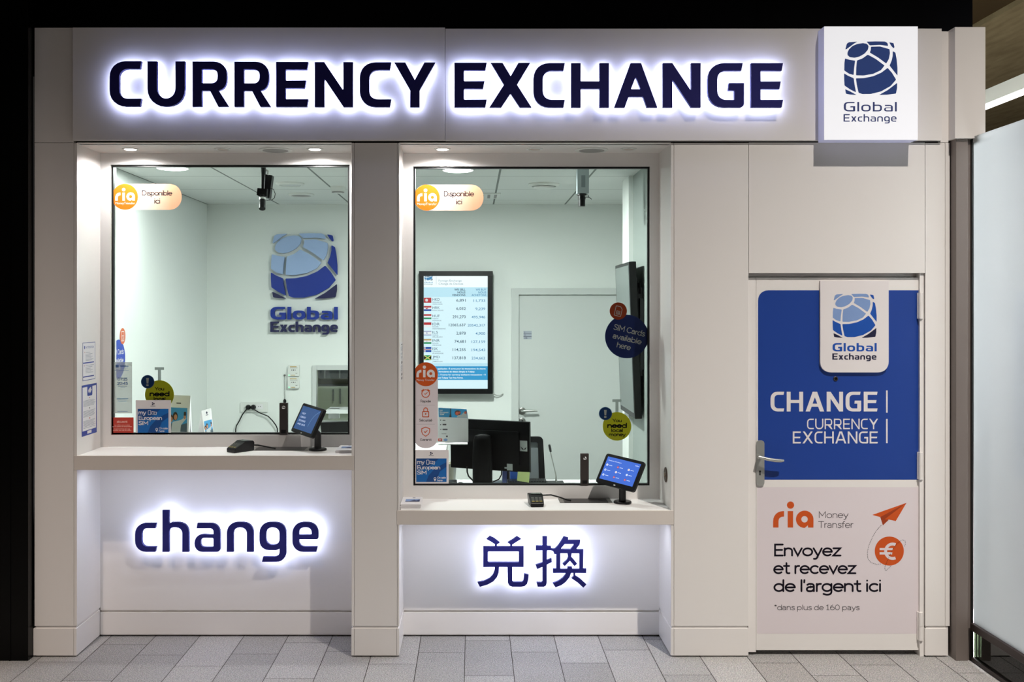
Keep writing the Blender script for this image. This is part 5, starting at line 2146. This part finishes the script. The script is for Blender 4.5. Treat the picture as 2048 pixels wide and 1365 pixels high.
def notice(x, y0, y1, z0, z1, lab, border, art, grp):
    t = thing('notice_sheet', lab, 'notice', (x, (y0 + y1) / 2, z0), grp)
    pn_ = PL((x, y0, z1), (0, (y1 - y0) / 100, 0), (0, 0, -(z1 - z0) / 140))
    pn_.n = Vector((1, 0, 0)) if pn_.n.x < 0 else pn_.n
    g = G(); g.poly(pn_, rect(0, 0, 100, 140), .0002, .0008)
    sh_ = g.build('sheet', paper, t)
    g = G(); art(g, pn_)
    g.build('print', [mat('notice_blue', (42, 66, 150), .5), grey_pr, red_pr, white_pr, mat('notice_text_grey', (168, 170, 182), .5)], sh_)


def art1(g, p):
    g.mat(0).poly(p, [rect(0, 0, 100, 140), rect(2, 2, 98, 138)], .0011)
    for a in (73, 124):
        g.poly(p, rect(3, a, 90, a + 4), .0012)
    g.poly(p, circ(15, 16, 4, 12), .0012); g.poly(p, rect(12, 19, 18, 24), .0012)
    g.text(p, 'ATTENTION', 26, 22, 8, w=62, o=.0012)
    g.mat(4)
    for k, y in enumerate((36, 42, 47, 52, 57, 62, 66, 84, 90, 96, 101, 106, 111)):
        g.poly(p, rect(22, y, 60 + (k * 17) % 30, y + 1.6), .0012)
    g.mat(2).poly(p, rect(14, 34, 17, 37), .0012); g.poly(p, rect(12, 83, 15, 87), .0012)


def art2(g, p):
    g.mat(0).poly(p, [rect(0, 0, 100, 140), rect(5, 6, 95, 126)], .0011)
    g.poly(p, rp([(36, 4), (70, 4), (70, 32, 5), (36, 32, 5)]), .0012)
    g.mat(3).poly(p, rp([(42, 16), (52, 10), (60, 8), (62, 14), (66, 16), (56, 24), (52, 26), (50, 20), (44, 24)]), .0014)
    g.poly(p, rect(36, 128, 64, 136), .0014)
    g.mat(2).poly(p, rect(50, 36, 54, 39), .0012); g.poly(p, rect(50, 92, 55, 96), .0012)
    g.mat(1).poly(p, rect(50, 64, 54, 68), .0012)
    g.mat(4)
    for k, y in enumerate((43, 46, 49, 52, 55, 58, 72, 75, 78, 81, 84, 87, 99, 102, 105, 108, 111, 114, 118)):
        g.poly(p, rect(10, y, 78 + (k * 23) % 14, y + 1.3), .0012)


def art3(g, p):
    g.mat(1)
    for y in (8, 70, 74, 112, 116, 126, 130):
        g.poly(p, rect(30, y, 80, y + 2.4), .0012)
    g.mat(4)
    for y in (18, 22, 26, 30, 40, 44, 52, 56, 84, 88, 94, 100):
        g.poly(p, rect(20, y, 84, y + 1.5), .0012)


lx = X(154)
notice(lx, .078, .262, 1.487, 1.697, 'small blue-edged notice, upper of two on the left recess side', 0, art1, 'notices on the recess side')
notice(lx, .064, .286, 1.182, 1.463, 'larger blue-edged notice, lower of two on the left recess side', 0, art2, 'notices on the recess side')
notice(X(798.5), .06, .27, 1.48, 1.70, 'white notice on the left side of the right window recess', 0, art3, None)

# ------------------------------------------------------------------ brochure cards on the desks
def picture(g, p, f, eiffel=False):
    g.mat(0).poly(p, f(rect(0, 0, 100, 100)), .0006)
    g.mat(1).poly(p, f([(0, 72), (20, 62), (45, 66), (70, 70), (100, 62), (100, 100), (0, 100)]), .0008)
    g.mat(2).poly(p, f(rp([(10, 100), (16, 60, 8), (60, 52, 8), (78, 44, 5), (92, 36, 4), (96, 44, 4), (78, 60), (66, 72), (62, 100)])), .001)
    g.mat(4).poly(p, f(circ(32, 36, 14, 16, 18)), .0011)
    g.poly(p, f(circ(8, 45, 13, 16, 15)), .0011)
    g.mat(3).poly(p, f(circ(34, 40, 9, 16, 12)), .0013)
    g.poly(p, f(circ(10, 50, 8, 16, 11)), .0013)
    g.poly(p, f(circ(86, 38, 7, 14, 9)), .0013)
    g.mat(4).poly(p, f(rect(80, 16, 94, 32, 3)), .0014)


PICM = [sky_pr, mat('print_town', (74, 92, 104), .5), cloth_pr, skin, hair_pr]
# large tent card (left window)
t = thing('tent_card', 'tall white tent card with photo of people taking a selfie, left window', 'brochure stand', P(363, 872, .6))
pk = PX(.6)
g = G()
a, b, c_, d_ = P(335, 790, .62), P(381, 792, .62), P(375, 886, .56), P(332, 886, .56)
e_, f_ = P(386, 886, .8), P(340, 886, .8)
for q_ in (c_, d_, e_, f_):
    q_.z = 1.031
g.add([a, b, c_, d_, e_, f_], [(3, 2, 1, 0), (0, 1, 4, 5), (1, 2, 4), (0, 5, 3), (2, 3, 5, 4)])
g.build('card', paper, t)
pk = PL(a, (b - a) / 100, (d_ - a) / 100)
if pk.n.y > 0:
    pk.n = -pk.n
g = G()
picture(g, pk, lambda L: [(12 + x * .76, 22 + y * .42) for x, y in L])
g.build('photo', PICM, t)
g = G()
g.text(pk, 'European SIM', 88, 74, 6.0, al='r', w=84, bold=.03, o=.001)
g.mat(1).poly(pk, rect(30, 80, 34, 83), .001); g.poly(pk, rect(70, 80, 74, 83), .001); g.poly(pk, rect(40, 13, 60, 15), .001)
g.build('lettering', [green_pr, grey_pr], t)
# small tent card
t = thing('tent_card', 'small leaning white tent card with town photo, left window', 'brochure stand', P(412, 872, .66))
g = G()
a, b = P(403, 822, .66), P(422, 817, .7)
c_, d_ = P(431, 886, .62), P(414, 886, .57)
e_, f_ = P(408, 886, .84), P(391, 886, .76)
for q_ in (c_, d_, e_, f_):
    q_.z = 1.031
g.add([a, b, c_, d_, e_, f_], [(3, 2, 1, 0), (0, 1, 4, 5), (1, 2, 4), (0, 5, 3), (2, 3, 5, 4)])
g.build('card', paper, t)
pk = PL(a, (b - a) / 100, (d_ - a) / 100)
if pk.n.y > 0:
    pk.n = -pk.n
g = G()
picture(g, pk, lambda L: [(10 + x * .8, 27 + y * .36) for x, y in L])
g.mat(4).poly(pk, rect(10, 60, 90, 66), .0016)
g.build('photo', PICM, t)
g = G(); g.poly(pk, circ(50, 8, 8, 12, 3), .001); g.poly(pk, rect(38, 13, 62, 14.5), .001)
g.build('logo_mark', navy_pr, t)
# standing leaflet in the right window
t = thing('leaflet_stand', 'standing phone card leaflet with tower picture left of the monitor', 'brochure stand', P(905, 886, .8))
pk = PX(.9, 7.585, 870, 800)
g = G(); g.poly(pk, [(52, 118), (480, 143), (505, 290), (505, 640), (190, 655), (38, 640)], -.002, 0)
g.box(X(877, .9), X(935, .9), .88, .96, 1.031, 1.036)
g.build('sheet', paper, t)
g = G()
g.mat(0).poly(pk, [(52, 122), (250, 132), (250, 268), (58, 262)], .0006)
g.mat(1).poly(pk, [(250, 132), (480, 146), (496, 276), (250, 268)], .0006)
g.mat(2).poly(pk, [(228, 130), (236, 130), (240, 215), (252, 266), (214, 266), (226, 215)], .001)
g.mat(3).poly(pk, circ(345, 200, 46, 18, 40), .001)
g.mat(4).poly(pk, circ(335, 208, 26, 14), .0013); g.poly(pk, circ(372, 196, 18, 14), .0013); g.poly(pk, circ(462, 195, 20, 14), .0013)
g.mat(5).poly(pk, rp([(330, 268), (350, 232), (400, 228), (440, 190), (480, 215), (492, 272)]), .0011)
g.build('photo', [mat('leaflet_teal', (40, 124, 170), .5), sky_pr, bronze, hair_pr, mat('leaflet_skin', (190, 90, 70), .5), cloth_pr], t)
g = G()
g.mat(0)
for k, tx in enumerate(('my', 'European', 'SIM')):
    g.text(pk, tx, 72, 170 + k * 32, 24, w=(46, 130, 64)[k], bold=.02, o=.0012)
g.mat(1)
for a_, b_, c2, d2_ in ((115, 306, 158, 318), (115, 366, 172, 388), (115, 440, 190, 462), (78, 302, 92, 318), (78, 372, 92, 386), (78, 446, 96, 458), (100, 514, 172, 520), (166, 545, 194, 568)):
    g.poly(pk, rect(a_, b_, c2, d2_), .0008)
g.mat(2).poly(pk, rect(46, 588, 108, 632, 8), .0008)
g.mat(0).poly(pk, rect(70, 596, 82, 622), .0012); g.poly(pk, rect(62, 604, 92, 614), .0012)
g.mat(3).poly(pk, circ(160, 610, 30, 20, 22), .0008)
g.build('lettering', [white_pr, grey_pr, red_pr, light_pr], t)

# ------------------------------------------------------------------ things on the counters
def tablet(bx, by_, z, TLp, U, V, wU, wV, lab, screen_art, yb):
    """TLp: top left corner of the face; U along its width, V down its height"""
    base = Vector((bx, by_, z))
    t = thing('tablet', lab, 'tablet', base, 'black tablets on counter stands')
    g = G(); g.lathe([(.0001, 0), (.05, 0), (.05, .008), (.046, .012), (.0001, .012)], base, 'z', 36)
    g.build('stand_base', blackm, t, smooth=True)
    pt = PL(TLp, U, V)
    if pt.n.y > 0:
        pt.n = -pt.n
    ctr = pt.at(.5, .6, -.02)
    g = G(); g.tube([base + Vector((0, 0, .01)), Vector((bx, by_, ctr.z - .06)), ctr], [.0195, .0195, .016], 20)
    g.build('pole', blackm, t, smooth=True)
    g = G()
    rx = .05; ry = rx * U.length / V.length
    L = []
    for (cx_, cy_) in ((0, 0), (1, 0), (1, 1), (0, 1)):
        L.append((cx_, cy_))
    outl = []
    for i, (cx_, cy_) in enumerate(L):
        sx_ = -1 if cx_ else 1
        sy_ = -1 if cy_ else 1
        pa, pb = (cx_, cy_ + sy_ * ry), (cx_ + sx_ * rx, cy_)
        mid_ = (cx_ + sx_ * rx * .29, cy_ + sy_ * ry * .29)
        outl += [pa, mid_, pb] if i % 2 == 0 else [pb, mid_, pa]
    g.poly(pt, outl, -.022, 0)
    cs_ = g.build('casing', blackp, t, bevel=.0025)
    g = G(); screen_art(g, pt)
    g.build('screen', [tab_a, tab_t, tab_d, tab_b, fl_r, fl_w], t)
    g = G(); g.poly(pt, rect(.47, .935, .515, .965, .008), .0008)
    g.build('logo_mark', white_pl, cs_)
    g = G(); g.poly(pt, rect(.25, .25, .75, .8), -.04, -.022)
    g.build('rear_mount', blackm, cs_, bevel=.003)


def scr1(g, p):
    g.mat(0).poly(p, rect(.07, .09, .92, .88), .0008)
    g.mat(2).poly(p, stroke([(.90, .13), (.78, .24), (.70, .38), (.66, .55), (.645, .70)], .02), .0012)
    g.mat(1)
    for k, tx in enumerate(('VISIT', 'CURRENCY', 'EXCHANGE', 'AND SAVE')):
        g.text(p, tx, .16, .36 + k * .12, .055, w=.2 + .05 * k if k else .17, o=.0012)


def scr2(g, p):
    g.mat(3).poly(p, rect(.07, .1, .925, .86), .0008)
    g.mat(1).text(p, 'Choisissez votre langue', .115, .225, .026, w=.34, bold=.03, o=.0012)
    g.text(p, 'Infos', .81, .2, .03, w=.09, bold=.03, o=.0012)
    for r in range(3):
        for c_ in range(3):
            x_, y_ = .13 + c_ * .28, .37 + r * .17
            g.mat((5, 4, 5, 1, 5, 1, 1, 4, 4)[r * 3 + c_]).poly(p, circ(x_, y_, .026, 14, .036), .0012)
            g.mat((3, 5, 4, 3, 4, 5, 3, 5, 5)[r * 3 + c_]).poly(p, rect(x_ - .012, y_ - .008, x_ + .012, y_ + .01), .0014)
            g.mat(1).poly(p, rect(x_ + .045, y_ - .008, x_ + .13, y_ + .008), .0012)


zc1, zc2 = Z(912.3), Z(1022)
by1 = .22
tl = P(606.4, 806, .27)
tablet(X(635.5, by1), by1, zc1, tl, Vector((.141, -.150, -.021)), Vector((-.065, -.04, -.155)), 0, 0, 'tilted black tablet on stand on the high left counter', scr1, by1)
tl = P(1213.5, 906.5, .30)
tablet(X(1245, by1), by1, zc2, tl, Vector((.194, -.15, -.030)), Vector((-.073, -.055, -.155)), 0, 0, 'tilted black tablet on stand on the low right counter', scr2, by1)


def terminal(c, rot, lab, cab):
    t = thing('card_terminal', lab, 'card terminal', c, 'card terminals on the counters')
    M = Matrix.Translation(c) @ Matrix.Rotation(rot, 4, 'Z')
    # wedge with a raised rear display; local -y towards the customer
    w2, l2 = .040, .068
    prof = [(-l2, .0), (-l2, .020), (-l2 + .006, .026), (-.012, .050), (.006, .060), (l2 - .008, .058), (l2, .046), (l2, 0)]
    vs = []
    for sx_ in (-1, 1):
        for (yy, zz_) in prof:
            wx = w2 * (.88 + .12 * min(1, zz_ / .05))
            vs.append(M @ Vector((sx_ * wx, yy, zz_)))
    n = len(prof)
    fs = [tuple(range(n)), tuple(range(2 * n - 1, n - 1, -1))]
    for i in range(n):
        j = (i + 1) % n
        fs.append((i, n + i, n + j, j))
    g = G(); g.add(vs, fs)
    g.build('body', blackp, t, bevel=.004)
    g = G()
    d1_ = Vector((0, (-.012) - (-l2 + .006), .050 - .026))
    o_ = Vector((-w2 * .72, -l2 + .006, .0268))
    for r in range(4):
        for k in range(3):
            p0 = o_ + d1_ * (.06 + r * .2) + Vector((k * .021, 0, 0))
            g.cur = 1 if r == 0 else 0
            q_ = [p0, p0 + Vector((.015, 0, 0)), p0 + Vector((.015, 0, 0)) + d1_ * .12, p0 + d1_ * .12]
            g.add([M @ (z_ + Vector((0, -.0008, .0016))) for z_ in q_], [(0, 1, 2, 3)])
    g.build('keypad', [mat('key_grey', (84, 84, 80), .5), glow_y], t)
    g = G()
    q_ = [(-w2 * .7, .002, .0605), (w2 * .7, .002, .0605), (w2 * .7, .04, .0603), (-w2 * .7, .04, .0603)]
    g.add([M @ (Vector(z_) + Vector((0, 0, .0008))) for z_ in q_], [(0, 1, 2, 3)])
    g.build('display', mat('terminal_display', (60, 66, 62), .15), t)
    g = G(); g.tube([Vector(p_) for p_ in cab], .004, 8)
    g.build('cable', blackp, t, smooth=True)


c = Vector((X(481, .17), .17, zc1))
terminal(c, math.radians(-38), 'black card terminal on the high left counter', [(c.x + .05, .22, zc1 + .03), (c.x + .085, .225, zc1 + .028), (c.x + .13, .235, zc1 + .018), (c.x + .18, .25, zc1 + .006)])
c = Vector((X(1071.5, .16), .16, zc2))
terminal(c, math.radians(4), 'black card terminal on the low right counter', [(c.x + .042, .21, zc2 + .045), (c.x + .09, .225, zc2 + .044), (c.x + .14, .24, zc2 + .028), (c.x + .18, .25, zc2 + .012), (c.x + .205, .26, zc2 + .006)])
for (a, b, y0, y1, zc, lab) in ((500, 617, 895, 902, zc1, 'dark recessed cash tray in the high left counter'), (1120, 1225, 999, 1007, zc2, 'dark recessed cash tray in the low right counter')):
    ya = F * (H - zc) / (y1 - VY) - D
    x0_, x1_ = X(a, ya), X(b, ya)
    t = thing('cash_tray', lab, 'tray', ((x0_ + x1_) / 2, ya + .03, zc), 'cash trays in the counters')
    g = G()
    y9 = RD - .002
    g.box(x0_ + .025, x1_ - .022, ya, y9, zc + .0006, zc + .0022)
    g.build('tray', mat('tray_dark', (48, 46, 46), .4, .4), t)
    for (p0, p1) in ((x0_, x0_ + .025), (x1_ - .022, x1_)):
        g = G(); g.box(p0, p1, ya, y9, zc + .0006, zc + .004)
        g.build('edge', steel, t)


def leaflets(x0_, x1_, y0_, y1_, z, n, lab, img):
    t = thing('leaflet_stack', lab, 'leaflets', ((x0_ + x1_) / 2, (y0_ + y1_) / 2, z))
    g = G()
    rnd = random.Random(3)
    hh = n * .003
    for k in range(n):
        o_ = rnd.uniform(-.003, .003); o2 = rnd.uniform(-.002, .002)
        g.box(x0_ + o_, x1_ + o_, y0_ + o2, y1_ + o2, z + k * .003, z + k * .003 + .0027)
    st_ = g.build('paper_stack', [paper], t)
    st_['kind'] = 'stuff'
    g = G()
    pq = PL((x0_, y1_, z + hh + .0002), ((x1_ - x0_) / 100, 0, 0), (0, -(y1_ - y0_) / 100, 0))
    pq.n = Vector((0, 0, 1))
    g.mat(0).poly(pq, rect(20, 32, 92, 62), .0004)
    g.mat(1).poly(pq, [(44, 58), (62, 40), (74, 50), (90, 36), (92, 62), (44, 62)], .0006)
    g.mat(1).poly(pq, rect(20, 62, 92, 66), .0006); g.poly(pq, rect(52, 10, 66, 16), .0006)
    g.build('cover_print', [light_pr, dblue], t)


leaflets(X(800.5, .06), X(841, .06), .055, .27, zc2, 8, 'stack of white leaflets at left end of the low right counter', 0)
leaflets(X(671, .10), X(703) - .003, .10, .30, zc1, 6, 'stack of white leaflets at right end of the high left counter', 0)

# grommet on the right recess side
rx = X(1342)
t = thing('cable_grommet', 'round brown grommet on right side of the right window recess', 'grommet', (rx, .14, Z(950, .14)))
g = G(); g.lathe([(.042, 0), (.042, -.004), (.036, -.007), (.03, -.006), (.0001, -.006)], (rx, .14, Z(950, .14)), 'x', 32)
g.build('ring', brown_k, t, smooth=True)
g = G(); g.lathe([(.014, -.0065), (.012, -.009), (.0001, -.009)], (rx, .14, Z(950, .14)), 'x', 16)
g.build('plug', mat('grommet_tan', (128, 104, 82), .5), t, smooth=True)

# ------------------------------------------------------------------ surroundings: dark hall, post, glass screen, lamp
g = G(); g.box(-7, X(1945, .62), .62, .7, 3.3, 6.5); g.box(-7, X(1945, .62), .619, .62, 3.3, 6.5)
for px in (680, 1180, 1515):
    xx = X(px, .62)
    g.box(xx - .003, xx + .003, .6165, .62, 3.3, 6.5)
struct(g.build('wall_back_upper', darkw, origin=(0, 0, 0)), 'dark panelled hall wall above the kiosk', 'wall')
g = G()
g.box(-7, X(66), -.06, 0.0, .0, 6.5)
for px in (20, -150):
    xx = X(px, -.06)
    g.box(xx - .004, xx + .004, -.064, -.06, 0, 6.5)
struct(g.build('wall_far_left', darkl, origin=(0, 0, 0)), 'glossy black wall left of the kiosk', 'wall')
# upper corner box and post
g = G()
g.box(X(1910, -.075), X(1971, -.075), -.075, .5, Z(277, -.075), Z(54, -.075))
struct(g.build('trim_3', lam, bevel=.001), 'white boxed end of the kiosk top at right', 'trim')
PY = -.06
t = thing('post', 'grey metal post where frosted glass screen meets kiosk', 'post', (X(1925, PY), PY + .1, 0))
g = G()
g.box(X(1912, PY), X(1936, PY), PY, .3, 0, Z(277.5, PY))
g.build('shaft', taupe, t, bevel=.002)
g = G()
g.box(X(1936.4, PY), X(1943, PY), PY + .012, .3, 0, Z(276, PY))
g.build('side_channel', taupe, t)
g = G()
g.box(X(1943.2, PY), X(1946, PY), PY - .004, PY + .05, .0, Z(275, PY))
g.build('gasket', gasket, t)
GX = X(1946.2, PY)
t = thing('glass_screen', 'tall frosted glass screen at the right edge with dark lower rail', 'glass partition', (GX, -1.0, 0))
g = G(); g.box(GX, GX + .012, -2.6, PY - .006, .205, Z(273.5, PY))
g.build('frosted_pane', frost, t)
g = G(); g.box(GX - .02, GX + .035, -2.6, PY - .006, .168, .206)
g.build('rail', rail_m, t, bevel=.003)
g = G(); g.box(GX + .002, GX + .010, -2.6, PY - .006, .022, .17)
g.build('lower_pane', glass_dk, t)
g = G(); g.box(GX - .012, GX + .025, -2.6, PY - .006, 0.001, .022)
g.build('bottom_rail', rail_m, t)
# soffit, beam and linear lamp at the right
g = G(); g.box(4.27, 10, -4, 14, 4.27, 4.33)
struct(g.build('ceiling_hall', concrete(), origin=(0, 0, 0)), 'brown concrete hall ceiling at upper right', 'ceiling')
g = G(); g.box(2.95, 4.07, .75, 14, 4.2, 5.2)
struct(g.build('trim_4', beam_m, origin=(0, 0, 0)), 'dark beam beside the concrete ceiling', 'beam')
LX, LZ = 3.3, 3.2
t = thing('linear_lamp', 'long straight glowing lamp under the concrete ceiling at right', 'lamp', (LX + .04, 3, LZ))
g = G(); g.box(LX, LX + .085, 0.3, 9, LZ + .005, LZ + .095)
g.build('housing', lum_m, t)
g = G(); g.box(LX + .003, LX + .082, 0.3, 9, LZ - .003, LZ + .005)
g.build('diffuser', lum_l, t)
for yy in (1.5, 4, 7):
    g = G(); g.tube([(LX + .045, yy, LZ + .09), (LX + .045, yy, 4.19)], .005, 6)
    g.build('suspension_rod', steel, t)
l = lamp('linear_lamp_beam', 'AREA', (LX + .04, 3.4, LZ - .015), 2150, (.95, .97, 1.0), (LX + .04, 3.4, 0), shape='RECTANGLE', size=.08, size_y=6.2)
attach_light(l, t)
